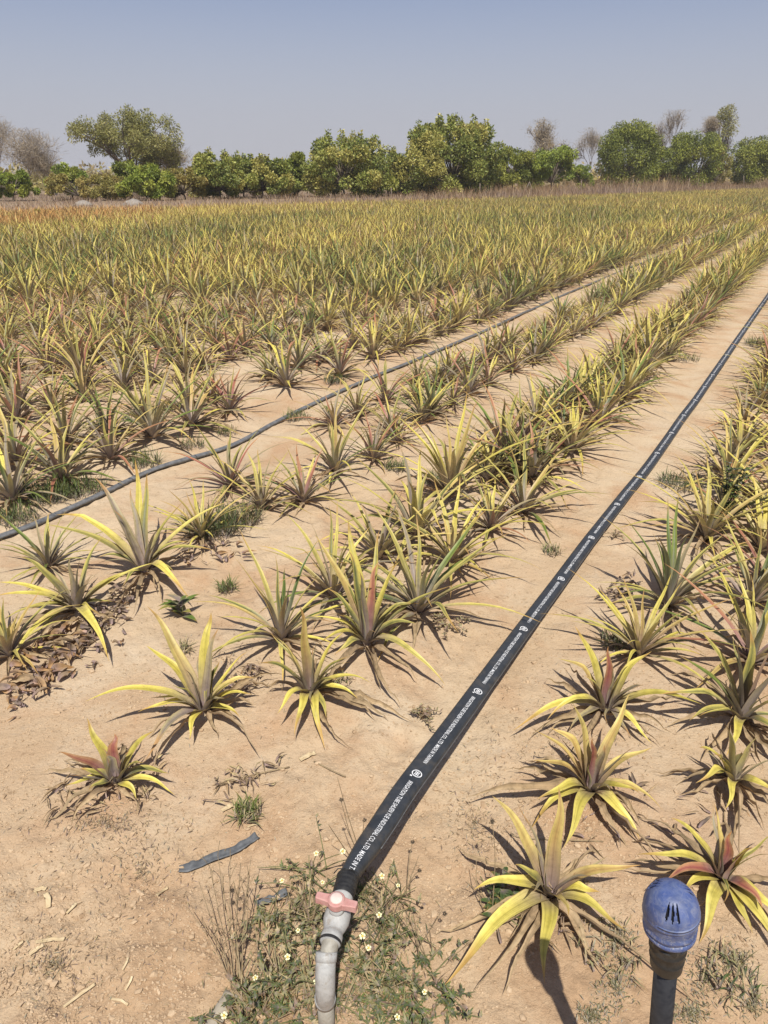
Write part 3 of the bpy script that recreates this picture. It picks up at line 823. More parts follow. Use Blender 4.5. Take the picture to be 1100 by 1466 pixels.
mb = MB(); mb.tube([pr[3] - dv_ * .02, A0, A0 + (A1 - A0) * .2], .0165, 24); mb.build('connecting_pipe', M['pvc_old'], valve, offset=vo)
ax = (A2 - A0); Ln = np.linalg.norm(ax); ax = ax / Ln
mb = MB()
mb.lathe([(.0185, -.012), (.0215, -.010), (.0215, .004), (.0195, .006), (.0200, .014), (.0235, .024), (.0262, .034), (.0262, .050), (.0235, .060), (.0200, .068), (.0195, .074), (.0215, .076), (.0215, Ln + .004), (.019, Ln + .006)], 36, A0, ax)
bodyv = mb.build('valve_body', M['pvc'], valve, offset=vo)
mb = MB(); mb.lathe([(.0222, -.003), (.0228, 0), (.0222, .003)], 32, A0 - ax * .011, ax, False, False); mb.build('union_ring', M['rubber'], valve, offset=vo)
# stem and butterfly handle
VC = A0 + ax * .042
sidev = np.cross(ax, [0, 0, 1.0]); sidev /= np.linalg.norm(sidev); upv = np.cross(sidev, ax)
mb = MB(); mb.lathe([(.0155, .02), (.0155, .032), (.0125, .034), (.0125, .040)], 24, VC, upv); mb.build('valve_neck', M['pvc'], valve, offset=vo)
hc = VC + upv * .038
wdir = sidev * math.cos(R(-4)) + ax * math.sin(R(-4)); wd2 = np.cross(upv, wdir)
mb = MB(); mb.lathe([(.0165, 0), (.0175, .002), (.0175, .015), (.0150, .0175), (.0, .0178)], 28, hc, upv, True, False)
for sg in (-1, 1):
    sec = []
    for (d, hw_, z0, z1) in ((.012, .0105, .001, .0150), (.022, .0085, .001, .0148), (.033, .0078, .000, .0152), (.0405, .0075, -.001, .0155), (.042, .006, .000, .0145)):
        for (a_, z_) in ((-hw_, z0), (hw_, z0), (hw_, z1 - .0015), (hw_ - .0015, z1), (-hw_ + .0015, z1), (-hw_, z1 - .0015)):
            sec.append(hc + wdir * d * sg + wd2 * a_ + upv * z_)
    F = [(i_ * 6 + k_, i_ * 6 + (k_ + 1) % 6, (i_ + 1) * 6 + (k_ + 1) % 6, (i_ + 1) * 6 + k_) for i_ in range(4) for k_ in range(6)]
    F += [tuple(range(6))[::-1], tuple(24 + k_ for k_ in range(6))]
    mb.add(sec, F)
hd_ = mb.build('handle', M['handle'], valve, smooth=False, offset=vo)
mb = MB(); mb.lathe([(.0125, 0), (.0130, .001), (.0105, .0028), (0, .0030)], 24, hc + upv * .0176, upv, False, False); mb.build('handle_cap', M['handle_top'], hd_, offset=vo)
# rubber wrap clamping the tube on
ax2 = A3 - A2; L2_ = np.linalg.norm(ax2); ax2 = ax2 / L2_
pf = [(.0205, -.008)]
for k_ in range(9):
    z_ = -.006 + k_ * .0052; pf += [(.0222 + .0012 * (k_ % 2), z_), (.0232 - .0010 * (k_ % 3 == 0), z_ + .0030)]
pf += [(.0218, .045)]
mb = MB(); mb.lathe(pf, 30, A2 + ax2 * .002, ax2); mb.build('rubber_wrap', M['rubber'], valve, offset=vo)
mb = MB()
e1 = np.cross(ax2, [0, 0, 1.0]); e1 /= np.linalg.norm(e1); e2 = np.cross(e1, ax2)
ringc = A2 + ax2 * .046
mb.tube([ringc + .0228 * (math.cos(a) * e1 + math.sin(a) * e2) + ax2 * (.003 * math.cos(a)) for a in np.linspace(0, 6.28, 26)], .0014, 6, False)
mb.tube([ringc + e1 * -.004 + e2 * .023, ringc - e1 * .02 + e2 * .026 - ax2 * .006, ringc - e1 * .028 + e2 * .016 - ax2 * .010], .0012, 5)
mb.build('wire_tie', M['collar'], valve, offset=vo)

# ---------------------------------------------------------------- blue air valve on its riser
d_ = .90
a_, b_ = (961 - 550) / FPX, (1302 - 733) / FPX
HX, HY, HZ = a_ * d_, (CP - b_ * SP) * d_, CAMH - (SP + b_ * CP) * d_
LEAN = .078                                        # the riser leans to the left
av = thing('air_valve', 'scuffed blue domed air valve on a black riser pipe at the lower right', 'air valve', (HX + LEAN, HY, float(gh(HX + LEAN, HY))))
HL = math.hypot(LEAN, HZ - av.location[2]); av.rotation_euler = (0, -math.atan2(LEAN, HZ - av.location[2]), 0)
def child(o): o.location = (0, 0, HL); return o
# dome grid with three real slots
cam_az = math.atan2(-HY, -HX)
nA, nE = 180, 70
prof_d = []
for k_ in range(nE):
    t = k_ / (nE - 1)
    if t < .68:
        e = t / .68 * math.pi / 2            # from the apex down
        prof_d.append((.0352 * math.sin(e) ** .94, .037 * math.cos(e) + .002))
    else:
        s_ = (t - .68) / .32
        r_ = .0352 + .0010 * math.exp(-((s_ - .16) / .05) ** 2) - .0016 * s_ - (.0016 if s_ > .24 else 0) + (.0022 * math.exp(-((s_ - .80) / .10) ** 2))
        prof_d.append((r_, .002 - .036 * s_))
V = []
for (r_, z_) in prof_d:
    for j in range(nA):
        a = 2 * math.pi * j / nA
        bumpy = 1 + .012 * math.cos(6 * a) * max(0, -z_ / .034) 
        # seam tilts a little
        V.append((r_ * bumpy * math.cos(a), r_ * bumpy * math.sin(a), z_ + .004 * math.cos(a - cam_az - .9) * (z_ < .002)))
F = []
for i_ in range(nE - 1):
    for j in range(nA):
        a = 2 * math.pi * (j + .5) / nA; zc = prof_d[i_][1]; rc = prof_d[i_][0]
        skip = False
        for off in (0, 2.1, 4.2):
            da = (a - cam_az - .22 - off + math.pi) % (2 * math.pi) - math.pi
            lat = da * rc
            for sl in (-.0054, 0, .0054):
                tilt = sl * 1.25 if zc < .031 else sl
                hw_ = .0018 * (1 - ((zc - .0258) / .0100) ** 2)
                if abs(zc - .0258) < .0096 and abs(lat - sl * (1.15 - (zc - .0268) * 40)) < hw_: skip = True
        if not skip: F.append((i_ * nA + j, (i_ + 1) * nA + j, (i_ + 1) * nA + (j + 1) % nA, i_ * nA + (j + 1) % nA))
V = [(p[0] * .965, p[1] * .965, p[2] * .965) for p in V]
dome = child(link('dome', qmesh('dome', V, F), M['blue'], av))
so = dome.modifiers.new('shell', 'SOLIDIFY'); so.thickness = .002; so.offset = -1
mb = MB(); mb.lathe([(.029, -.03), (.0315, 0), (.027, .018), (.016, .030), (0, .033)], 40, (0, 0, 0), None, True, False); child(mb.build('slot_shade_liner', M['dark'], av))  # added near-black liner; its colour supplies the shade seen through the slots
mb = MB()
mb.lathe([(.0300, -.040), (.0325, -.036), (.0325, -.031), (.029, -.029)], 40); mb.build('lower_rim', M['blue'], dome)
# hex neck with ribs
mb = MB(); 
mb.lathe([(.0265, -.056), (.0275, -.054), (.0280, -.042), (.0265, -.036)], 6); child(mb.build('hex_nut', M['collar'], av, smooth=False))
mb = MB(); mb.lathe([(.0188, -.112), (.0205, -.110), (.0212, -.094), (.0222, -.0925), (.0222, -.089), (.0214, -.0875), (.0220, -.074), (.0236, -.0725), (.0236, -.068), (.0228, -.0665), (.0240, -.058), (.0250, -.053)], 36)
child(mb.build('threaded_collar', M['collar'], av))
mb = MB(); mb.lathe([(.0150, -HL - .05), (.0150, -.10)], 28); child(mb.build('riser_pipe', M['blackpipe'], av))

# ---------------------------------------------------------------- small plants on the ground
def tuft(name, label, cat, px, n, L, kinds, w=.0022, spread=.5, group=None, rad=.03):
    q = np.random.RandomState(int(px[0] * 7 + px[1]))
    o = gp(*px)
    azm = q.rand(n) * 6.28; el = np.radians(25 + 62 * q.rand(n)); ln = L * (.4 + .6 * q.rand(n))
    r0 = rad * np.sqrt(q.rand(n)); a0 = q.rand(n) * 6.28
    B = np.stack([r0 * np.cos(a0), r0 * np.sin(a0), 0 * r0], 1)
    hx, hy = np.cos(azm) * spread * 2, np.sin(azm) * spread * 2
    C = B + np.stack([hx * .25 * ln, hy * .25 * ln, np.sin(el) * ln * .7], 1)
    T = B + np.stack([hx * np.cos(el) * ln, hy * np.cos(el) * ln, np.sin(el) * ln * (.5 + .5 * q.rand(n))], 1)
    V, F, cl = blades(B, C, T, w * (.6 + .8 * q.rand(n)), [kinds[q.randint(len(kinds))] for _ in range(n)], 4, 3, seed=n)
    ob = link(name, qmesh(name, V, F, cl), M['weed']); ob.location = o
    return tag(ob, label, cat, group)
CC['G'] = ((.085, .135, .03), (.16, .21, .05)); CC['H'] = ((.05, .085, .03), (.10, .14, .045)); CC['s'] = ((.42, .33, .17), (.52, .43, .24)); CC['n'] = ((.20, .14, .085), (.28, .20, .12))
CC['a'] = ((.23, .22, .10), (.33, .31, .15)); CC['p'] = ((.30, .29, .20), (.40, .37, .25))
tufts = [
 ((355,1166), 150, .075, 'GGGsa', 'bright green grass tuft above the grey plastic strip', .035),
 ((325,845), 110, .085, 'GaGsH', 'green grass tuft left of the drooping-leaf pineapple', .035),
 ((262,932), 60, .075, 'Gsas', 'sparse grass tuft behind the long left-pointing pineapple leaf', .03),
 ((790,792), 70, .07, 'GHas', 'small flat grass tuft at the left edge of the printed tube', .04),
 ((565,672), 120, .10, 'GHGG', 'green grass tuft on bare soil between the two middle rows', .06),
 ((985,516), 90, .12, 'GGGH', 'bright green grass tuft left of the printed tube far up the path', .10),
 ((710,440), 220, .22, 'GHGH', 'large dark green tuft beside the far stretch of thin hose', .16),
 ((65,712), 420, .17, 'GHGHG', 'dense green grass clump left of the thin hose', .14),
 ((120,705), 260, .15, 'GHG', 'green grass clump touching the thin hose at left', .12),
 ((205,665), 200, .14, 'GHGa', 'green grass clump straddling the thin hose where it bends', .10),
 ((25,745), 200, .13, 'GHGH', 'green grass clump at the left picture edge below the pineapple', .10),
 ((275,640), 120, .11, 'GHs', 'small green tuft under a pineapple beyond the thin hose', .08),
 ((425,600), 160, .12, 'GHGs', 'green tuft growing over the thin hose near its second bend', .09),
 ((325,620), 90, .08, 'GGs', 'low green tuft right beside the thin hose', .07),
 ((305,760), 420, .17, 'HHaGH', 'dark weedy clump around a pineapple right of the thin hose', .13),
 ((345,745), 260, .14, 'HGas', 'ragged green clump right of the dark weedy clump', .11),
 ((975,695), 260, .11, 'HHHa', 'low dark green mat left of the upright green weed', .12),
 ((885,925), 120, .09, 'HHa', 'low dark green tuft left of a yellow pineapple right of tube', .06),
 ((1085,495), 200, .16, 'GHG', 'green weed among pineapples at right edge of the far path', .12),
 ((480,980), 90, .07, 'asGs', 'straw-coloured tuft between two pineapples left of the tube', .05),
 ((620,690), 130, .11, 'HHG', 'dark green tuft at the foot of a tall pineapple left of tube', .07),
 ((150,612), 150, .13, 'HHG', 'dark green tuft among the crowded plants at left, left of the hose', .09),
 ((245,585), 120, .11, 'HGH', 'green tuft between crowded pineapples left of the hose bend', .08),
 ((480,548), 160, .15, 'HHG', 'dark green tuft at the foot of upright plants beyond the hose', .10),
 ((590,474), 160, .17, 'HGHH', 'dark green tuft in the crowded field right of centre', .12),
 ((380,470), 180, .20, 'HHGH', 'dark weedy tuft deep in the crowded field', .15),
 ((870,345), 260, .34, 'HGHH', 'dark green weedy tuft far along the rows at right', .3),
 ((870,1360), 130, .05, 'apsa', 'pale dry tuft left of the blue valve', .07),
 ((1045,1405), 90, .06, 'aHs', 'small weedy tuft right of the blue valve pipe', .06),
]
for (px, n, L, kinds, lab, rad) in tufts: tuft('grass_tuft', lab, 'grass tuft', px, n, L, kinds, group='grass tufts on the bare soil', rad=rad)

# upright leafy weed in the right-hand row and the broad-leaved seedling
def leafy(name, label, cat, px, H, n, ll, lw, kinds, stems=5, spread=.06, grp=None):
    q = np.random.RandomState(int(px[0] + 3 * px[1])); o = gp(*px)
    t = thing(name, label, cat, tuple(o), 0, grp)
    mb = MB(); Bs, Cs, Ts, Ks = [], [], [], []
    for s_ in range(stems):
        a = q.rand() * 6.28; top = np.array([math.cos(a) * spread * (.4 + .8 * q.rand()), math.sin(a) * spread * (.4 + .8 * q.rand()), H * (.7 + .35 * q.rand())])
        mid = top * [.35, .35, .55]
        pth = smooth_path([np.zeros(3), mid, top], 4); mb.tube(pth, np.linspace(.003, .0012, len(pth)), 5)
        for j in range(n // stems):
            f = (.12 if H > .1 else .02) + .9 * q.rand(); p = pth[min(int(f * (len(pth) - 1)), len(pth) - 1)]
            a2 = q.rand() * 6.28; l_ = ll * (.6 + .6 * q.rand()); e = q.rand() * 1.0 - .1
            d = np.array([math.cos(a2) * math.cos(e), math.sin(a2) * math.cos(e), math.sin(e)])
            Bs.append(p); Cs.append(p + d * l_ * .5 + [0, 0, l_ * .18]); Ts.append(p + d * l_ - [0, 0, l_ * .1]); Ks.append(kinds[q.randint(len(kinds))])
    mb.build('stems', M['stemgreen'], t)
    V, F, cl = blades(Bs, Cs, Ts, np.full(len(Bs), lw), Ks, 4, 3, cup=.15, basew=.35, seed=9)
    link('foliage', qmesh('foliage', V, F, cl), M['weed'], t)
    return t
leafy('leafy_weed', 'upright dark green bushy weed leaning on a right-row pineapple', 'weed', (1032, 762), .36, 420, .035, .008, 'HHGH', 7, .07)
leafy('seedling', 'broad-leaved green seedling beside the big pineapple left of the bare path', 'seedling', (262, 882), .10, 16, .09, .018, 'GgGv', 2, .02)
leafy('leafy_weed', 'bluish green lobed weed under the pineapple left of the blue valve', 'weed', (712, 1308), .05, 150, .035, .008, 'HHH', 9, .08)

# prostrate dried weeds beside the tube
def prostrate(px, label, r, n):
    q = np.random.RandomState(int(px[0])); o = gp(*px)
    t = thing('dry_weed', label, 'dry weed', tuple(o))
    mb = MB(); Bs, Cs, Ts = [], [], []
    for s_ in range(9):
        a = q.rand() * 6.28; L = r * (.5 + .7 * q.rand()); p2 = np.array([math.cos(a) * L, math.sin(a) * L, .008 + .012 * q.rand()])
        pth = smooth_path([np.array([0, 0, .004]), p2 * [.5, .5, 1] + [0, 0, .01], p2], 5); mb.tube(pth, .0013, 5)
        for j in range(n // 9):
            p = pth[q.randint(2, len(pth))]; d = q.rand(3) - .5; d[2] = abs(d[2]) * .7; d /= np.linalg.norm(d)
            Bs.append(p); Cs.append(p + d * .007 + [0, 0, .003]); Ts.append(p + d * .016)
    mb.build('stems', M['stemdry'], t)
    V, F, cl = blades(Bs, Cs, Ts, np.full(len(Bs), .0032), ['n' if q.rand() < .6 else 'a' for _ in Bs], 3, 3, cup=.2, basew=.4, seed=3)
    link('withered_foliage', qmesh('withered_foliage', V, F, cl), M['dead'], t)
prostrate((640, 898), 'brown prostrate dried weed between pineapples and the printed tube', .10, 260)
prostrate((604, 1030), 'small brown dried weed beside the left edge of the printed tube', .055, 130)
prostrate((880, 770), 'small dry sprig at the right edge of the printed tube', .05, 60)

# flowering weeds around the valve
def flower_at(p, parent, off, q, s=1.0):
    mb = MB(); nrm = np.array([.1, -.45, 1.0]) + (q.rand(3) - .5) * .6; nrm /= np.linalg.norm(nrm)
    e1 = np.cross(nrm, [1, 0, 0]); e1 /= np.linalg.norm(e1); e2 = np.cross(nrm, e1)
    for k_ in range(5):
        a0 = 2 * math.pi * k_ / 5 + q.rand() * .3; pet = []
        for (rr_, aa) in ((.0025, -.25), (.0085, -.50), (.0105, -.18), (.0098, 0), (.0105, .18), (.0085, .50), (.0025, .25)):
            pet.append(p + s * rr_ * (math.cos(a0 + aa) * e1 + math.sin(a0 + aa) * e2) + nrm * (.0008 + rr_ * .10 * (k_ % 2)))
        mb.add(pet, [tuple(range(7))])
    fl = mb.build('flower', M['petal'], parent, smooth=False, offset=off)
    mb = MB(); mb.lathe([(.004 * s, -.0005), (.0038 * s, .0018), (.002 * s, .003), (0, .0032)], 12, p, nrm, True, False); mb.build('flower_disc', M['yolk'], fl, offset=off)
    mb = MB(); mb.lathe([(.0012, -.006), (.003 * s, -.004), (.0035 * s, 0)], 8, p, nrm, True, True); mb.build('flower_cup', M['stemgreen'], fl, offset=off)
FW = [
 ((445,1262), .11, [(453,1222,.12),(491,1219,.14),(462,1263,.11)], 'flowering weed at the left of the black tube end', 120),
 ((400,1330), .12, [(404,1261,.17),(427,1332,.12),(412,1370,.11)], 'yellow-flowered weed left of the red valve handle', 170),
 ((550,1310), .09, [(547,1254,.16),(570,1268,.14),(543,1310,.12)], 'yellow-flowered weed right of the red valve handle', 90),
 ((520,1390), .12, [(528,1357,.11),(519,1340,.1)], 'flowering weed hugging the right side of the grey pipe', 230),
 ((415,1425), .13, [(366,1400,.12),(453,1405,.10)], 'dense flowering weed left of the grey pipe elbow', 300),
 ((365,1462), .12, [(321,1454,.06)], 'green weed at the bottom edge left of the pipe', 260),
 ((590,1402), .10, [(608,1420,.07)], 'lobed green weed with one flower right of the pipe', 260),
 ((560,1462), .10, [(569,1456,.09)], 'green weed with one flower at bottom edge right of pipe', 260),
 ((612,1462), .06, [], 'low green weed at the bottom edge, rightmost of its patch', 220),
 ((480,1350), .10, [], 'tangled low weed under the valve body', 200),
]
for fi, (px, H, fls, lab, nl) in enumerate(FW):
    q = np.random.RandomState(500 + fi); o = gp(*px)
    t = thing('flowering_weed', lab, 'weed', tuple(o), 0, 'flowering weeds around the valve')
    mb = MB(); Bs, Cs, Ts, Ks, Ws = [], [], [], [], []
    tips = [pp(*f_) for f_ in fls]
    for p in tips:
        e = p - o; pth = smooth_path([np.array([(q.rand() - .5) * .03, (q.rand() - .5) * .03, 0]), e * [.35, .35, .6] + (q.rand(3) - .5) * .015, e - [0, 0, .004]], 6)
        mb.tube(pth, np.linspace(.0014, .0008, len(pth)), 5)
    nst = 16
    for s_ in range(nst):
        a = q.rand() * 6.28; L = .03 + .09 * q.rand(); hh = H * (.15 + .6 * q.rand() ** 1.5)
        b0 = np.array([(q.rand() - .5) * .09, (q.rand() - .5) * .09, 0]); p2 = b0 + [math.cos(a) * L, math.sin(a) * L, hh]
        pth = smooth_path([b0, b0 * .5 + p2 * .5 + [0, 0, hh * .2], p2], 5); mb.tube(pth, np.linspace(.0016, .0008, len(pth)), 5)
        for j in range(int(nl * (.45 if fi in (0, 2) else .62)) // nst):
            p = pth[q.randint(1, len(pth))]; a2 = q.rand() * 6.28; e = q.rand() * 1.1 - .2; l_ = .011 + .017 * q.rand()
            d = np.array([math.cos(a2) * math.cos(e), math.sin(a2) * math.cos(e), math.sin(e)])
            kd = 'HHGaHn'[q.randint(6)] if fi not in (9, 3, 4, 1) else 'HHansas'[q.randint(7)]
            for (dl, dx) in ((1, 0), (.6, .55), (.6, -.55)):      # a lobed leaf: three pointed lobes
                ca_, sa_ = math.cos(dx), math.sin(dx); dd = np.array([d[0] * ca_ - d[1] * sa_, d[0] * sa_ + d[1] * ca_, d[2]])
                Bs.append(p); Cs.append(p + dd * l_ * dl * .5 + [0, 0, .003]); Ts.append(p + dd * l_ * dl - [0, 0, .003]); Ks.append(kd); Ws.append(.0026)
    mb.build('stems', M['stemgreen'], t)
    V, F, cl = blades(Bs, Cs, Ts, Ws, Ks, 3, 3, cup=.15, basew=.4, seed=fi)
    V = np.asarray(V); V[:, 2] = np.maximum(V[:, 2], .001)
    link('foliage', qmesh('foliage', V, F, cl), M['weed'], t)
    for p in tips: flower_at(p - o, t, None, q, .45 + .25 * q.rand())

# thin dry stalks with seed heads
def stalks(px, label, tips, heads, rad=.0011, nbranch=0):
    q = np.random.RandomState(int(px[0] * 3 + px[1])); o = gp(*px)
    t = thing('dry_stalks', label, 'dry stalks', tuple(o), 0, 'dry weed stalks near the valve')
    mb = MB()
    for (a_, b_, z_) in tips:
        e = pp(a_, b_, z_) - o
        b0 = np.array([(q.rand() - .5) * .05, (q.rand() - .5) * .05, 0]); pth = smooth_path([b0, b0 * .45 + e * [.5, .5, .55] + (q.rand(3) - .5) * .02, e], 6)
        mb.tube(pth, np.linspace(rad * 1.3, rad * .6, len(pth)), 5)
        for j in range(nbranch):
            p = pth[q.randint(4, len(pth))]; d = (q.rand(3) - .5) * [.05, .05, .03] + [0, .01, .03]
            mb.tube([p, p + d * .5 + [0, 0, .004], p + d], [rad * .7, rad * .6, rad * .9], 4)
    mb.build('stalks', M['stemdry'], t)
    for (a_, b_, z_) in heads:
        e = pp(a_, b_, z_) - o; h_ = MB(); V = []
        for k_ in range(70):
            d = q.randn(3); d /= np.linalg.norm(d); s_ = np.cross(d, q.randn(3)); s_ /= np.linalg.norm(s_)
            h_.add([e + d * .002 - s_ * .0010, e + d * .002 + s_ * .0010, e + d * (.0055 + .002 * q.rand())], [(0, 1, 2)])
        h_.build('seed_head', M['seedhead'], t, smooth=False)
stalks((345, 1420), 'cluster of thin dry branching stalks left of the grey pipe',
       [(285,1262,.10),(300,1240,.12),(312,1225,.13),(330,1215,.14),(318,1250,.12),(345,1235,.13),(300,1290,.09),(270,1300,.07),(340,1270,.11),(355,1250,.12),(325,1290,.1),(360,1225,.14),(290,1320,.06)],
       [(333,1275,.10),(358,1333,.08),(334,1292,.09)], .0011, 4)
stalks((520, 1240), 'two tall thin stalks with small heads left of the tube end', [(483,1112,.30),(488,1145,.26),(521,1175,.20),(470,1180,.2)], [(489,1145,.26),(522,1174,.20)])
stalks((585, 1270), 'dry stalks with round seed heads right of the black tube end', [(590,1205,.10),(601,1246,.08),(560,1245,.12),(600,1225,.08),(540,1310,.10)], [(591,1205,.10),(601,1246,.08),(539,1285,.08)])
stalks((610, 1375), 'thin curved bare stalks right of the grey pipe', [(555,1275,.17),(570,1290,.16),(575,1265,.18),(635,1300,.12),(615,1330,.10),(640,1345,.06)], [(637,1308,.11)])
stalks((700, 1300), 'thin grey stalks beside the yellow pineapple near the valve', [(675,1250,.10),(668,1262,.08),(682,1230,.12),(650,1330,.05),(705,1175,.24)], [(705,1176,.24)])

# ---------------------------------------------------------------- litter, strips, straw and clods
def ribbon(name, label, cat, pts_px, w, matl, thick=.0015, wave=.004, group=None, kinds=None, lift=.004):
    P_ = [gp(*p) + [0, 0, lift] for p in pts_px]; o = P_[0].copy()
    pth = smooth_path([p - o for p in P_], 8); n = len(pth); q = np.random.RandomState(int(pts_px[0][0] + pts_px[0][1]))
    T_ = np.gradient(pth, axis=0); s_ = np.cross(T_, [0, 0, 1.0]); s_ /= np.linalg.norm(s_, axis=1)[:, None]
    ws = w * (.85 + .3 * np.array([vnoise(i_ / 5, 0, int(o[0] * 100) % 50) + .5 for i_ in range(n)])); 
    V = []
    for i_ in range(n):
        for a in (-1, -.4, .4, 1):
            V.append(pth[i_] + s_[i_] * a * ws[i_] * .5 + np.array([0, 0, wave * (a * a) * (.4 + float(vnoise(i_ / 3.0, a, 3))) + .002]))
    F = [(i_ * 4 + k_, i_ * 4 + k_ + 1, (i_ + 1) * 4 + k_ + 1, (i_ + 1) * 4 + k_) for i_ in range(n - 1) for k_ in range(3)]
    ob = link(name, qmesh(name, V, F, np.full((len(V), 3), .4)), matl); ob.location = o
    sm = ob.modifiers.new('thickness', 'SOLIDIFY'); sm.thickness = thick
    return tag(ob, label, cat, group)
ribbon('plastic_strip', 'longer grey torn strip of old hose lying on bare soil at lower left', 'plastic strip', [(257,1247),(275,1243),(300,1233),(330,1222),(352,1210),(369,1199)], .021, M['strip'], .003, .008)
ribbon('plastic_strip', 'short grey torn strip of old hose left of the red handle', 'plastic strip', [(368,1297),(385,1291),(400,1286),(412,1279)], .017, M['strip'], .003, .008)
m, nt, b = mat('straw'); nt.links.new(ramp(nt, nz(nt, 50, 4, .6, objco(nt)), [(.3, (.45, .33, .18)), (.7, (.62, .50, .31))]), b.inputs['Base Color']); b.inputs['Roughness'].default_value = .8; M['straw'] = m
STRAW = [((50,1278),(67,1275),.010,'pale dry leaf scrap at left, uppermost of the small cluster'),((66,1281),(70,1302),.010,'pale dry leaf scrap pointing downward in the left cluster'),
         ((96,1310),(111,1295),.006,'thin slanted straw scrap right of the left cluster'),((52,1351),(93,1347),.008,'flat pale husk strip at lower left'),((43,1369),(63,1355),.008,'short pale husk strip below the flat one'),
         ((92,1444),(137,1411),.006,'long pale straw at the bottom left'),((225,1284),(241,1273),.006,'small straw scrap left of the grey plastic strip'),((176,1391),(184,1373),.004,'thin straw in the middle of the lower left soil'),
         ((318,1163),(337,1154),.014,'curled pale dry leaf left of the bright grass tuft'),((430,1090),(452,1080),.014,'curled dry leaf below the drooping-leaf pineapple'),((20,1362),(34,1350),.005,'thin dark straw near the left edge'),
         ((355,1186),(370,1183),.005,'thin pale straw under the bright grass tuft'),((180,1420),(190,1400),.004,'thin straw at bottom left centre'),((160,1432),(184,1441),.004,'bent straw at the bottom left centre')]
for (p0, p1, w, lab) in STRAW:
    mid = ((p0[0] + p1[0]) / 2 + 2, (p0[1] + p1[1]) / 2 - 2)
    ribbon('straw_scrap', lab, 'straw', [p0, mid, p1], w, M['straw'], .0012, w * .35, 'dry straw scraps')
ribbon('wood_splinter', 'weathered flat splinter of wood at the bottom edge among weeds', 'wood', [(300,1480),(318,1450),(333,1425)], .028, M['wood'], .008, .002, None, None, .008)
def twig(pts_px, label, r=.0022):
    P_ = [gp(*p) + [0, 0, .006] for p in pts_px]; mb = MB(); mb.tube(smooth_path(P_, 6), r, 6)
    tag(mb.build('twig', M['stemdry']), label, 'twig', 'twigs on the soil')
twig([(310,1128),(335,1120),(362,1112),(415,1100)], 'dry forked twig above the bright grass tuft'); twig([(730,1197),(760,1203),(864,1207)], 'thin straight twig between two yellow pineapples', .0016)
twig([(325,1440),(335,1425),(345,1410)], 'dark twig beside the wood splinter at bottom', .0035)
twig([(450,1092),(475,1105),(495,1114)], 'thin bent twig left of the printed tube')

def litter(label, poly, n, L, kinds, seed, w=.014):
    q = np.random.RandomState(seed); Bs, Cs, Ts = [], [], []
    x0, y0, x1, y1, sl = poly
    for _ in range(n):
        f = q.rand(); px = x0 + (x1 - x0) * f; py = y0 + (y1 - y0) * f + (q.rand() - .5) * sl
        p = gp(px, py) + [0, 0, .002 + .022 * q.rand()]; a = q.rand() * 6.28; l_ = L * (.4 + .9 * q.rand())
        d = np.array([math.cos(a), math.sin(a), 0]); Bs.append(p); Cs.append(p + d * l_ * .5 + [0, 0, .03 * q.rand()]); Ts.append(p + d * l_ + [0, 0, .012 * q.rand()])
    Bs = np.array(Bs); o = Bs.mean(0); o[2] = 0
    V, F, cl = blades(Bs - o, np.array(Cs) - o, np.array(Ts) - o, w * (.4 + .8 * q.rand(n)), [kinds[q.randint(len(kinds))] for _ in range(n)], 6, 5, (q.rand(n) - .5) * 7, cup=1.1, basew=.5, seed=seed)
    V = np.asarray(V); V[:, 2] += vnoise(V[:, 0] * 70, V[:, 1] * 70, 4) * .008
    gz = gh(V[:, 0] + o[0], V[:, 1] + o[1]); V[:, 2] = np.maximum(V[:, 2], gz + .001)
    ob = link('leaf_litter', qmesh('leaf_litter', V, F, cl), M['dead']); ob.location = o
    tag(ob, label, 'leaf litter', kind='stuff')
CC['k'] = ((.30, .17, .08), (.40, .25, .12)); CC['l'] = ((.15, .115, .085), (.24, .19, .15)); CC['m'] = ((.22, .155, .10), (.32, .24, .16))
litter('brown curled dead leaves heaped below the wide left pineapple', (15, 985, 130, 905, 60), 60, .07, 'kkmkb', 1, .018)
litter('grey brown shrivelled leaves heaped at the left edge', (20, 1000, 190, 880, 70), 105, .05, 'lmlmk', 2, .010)
litter('grey shrivelled leaves right of the wide left pineapple', (130, 900, 200, 845, 45), 60, .05, 'llmb', 3, .009)
litter('dark dry leaves between the two leftmost near plants', (330, 990, 375, 965, 35), 28, .05, 'lmb', 4, .008)
litter('dark dead leaves under right-row pineapples', (860, 865, 910, 835, 35), 40, .05, 'llm', 5, .009)
litter('dead leaves under the weedy clump right of the thin hose', (260, 800, 350, 790, 30), 30, .06, 'lmk', 6, .009)
litter('grey straw litter around the small reddish pineapple', (70, 1150, 230, 1120, 60), 60, .05, 'mbsb', 7, .005)
litter('dry straw litter in front of the grass tuft', (290, 1140, 400, 1105, 40), 50, .045, 'bsm', 8, .004)
litter('dry straw litter under the yellow pineapple near the blue valve', (700, 1330, 850, 1290, 90), 35, .045, 'mbsl', 9, .005)
litter('brown litter around the right-row pineapples', (830, 1180, 1090, 1150, 90), 45, .05, 'mbl', 10, .005)

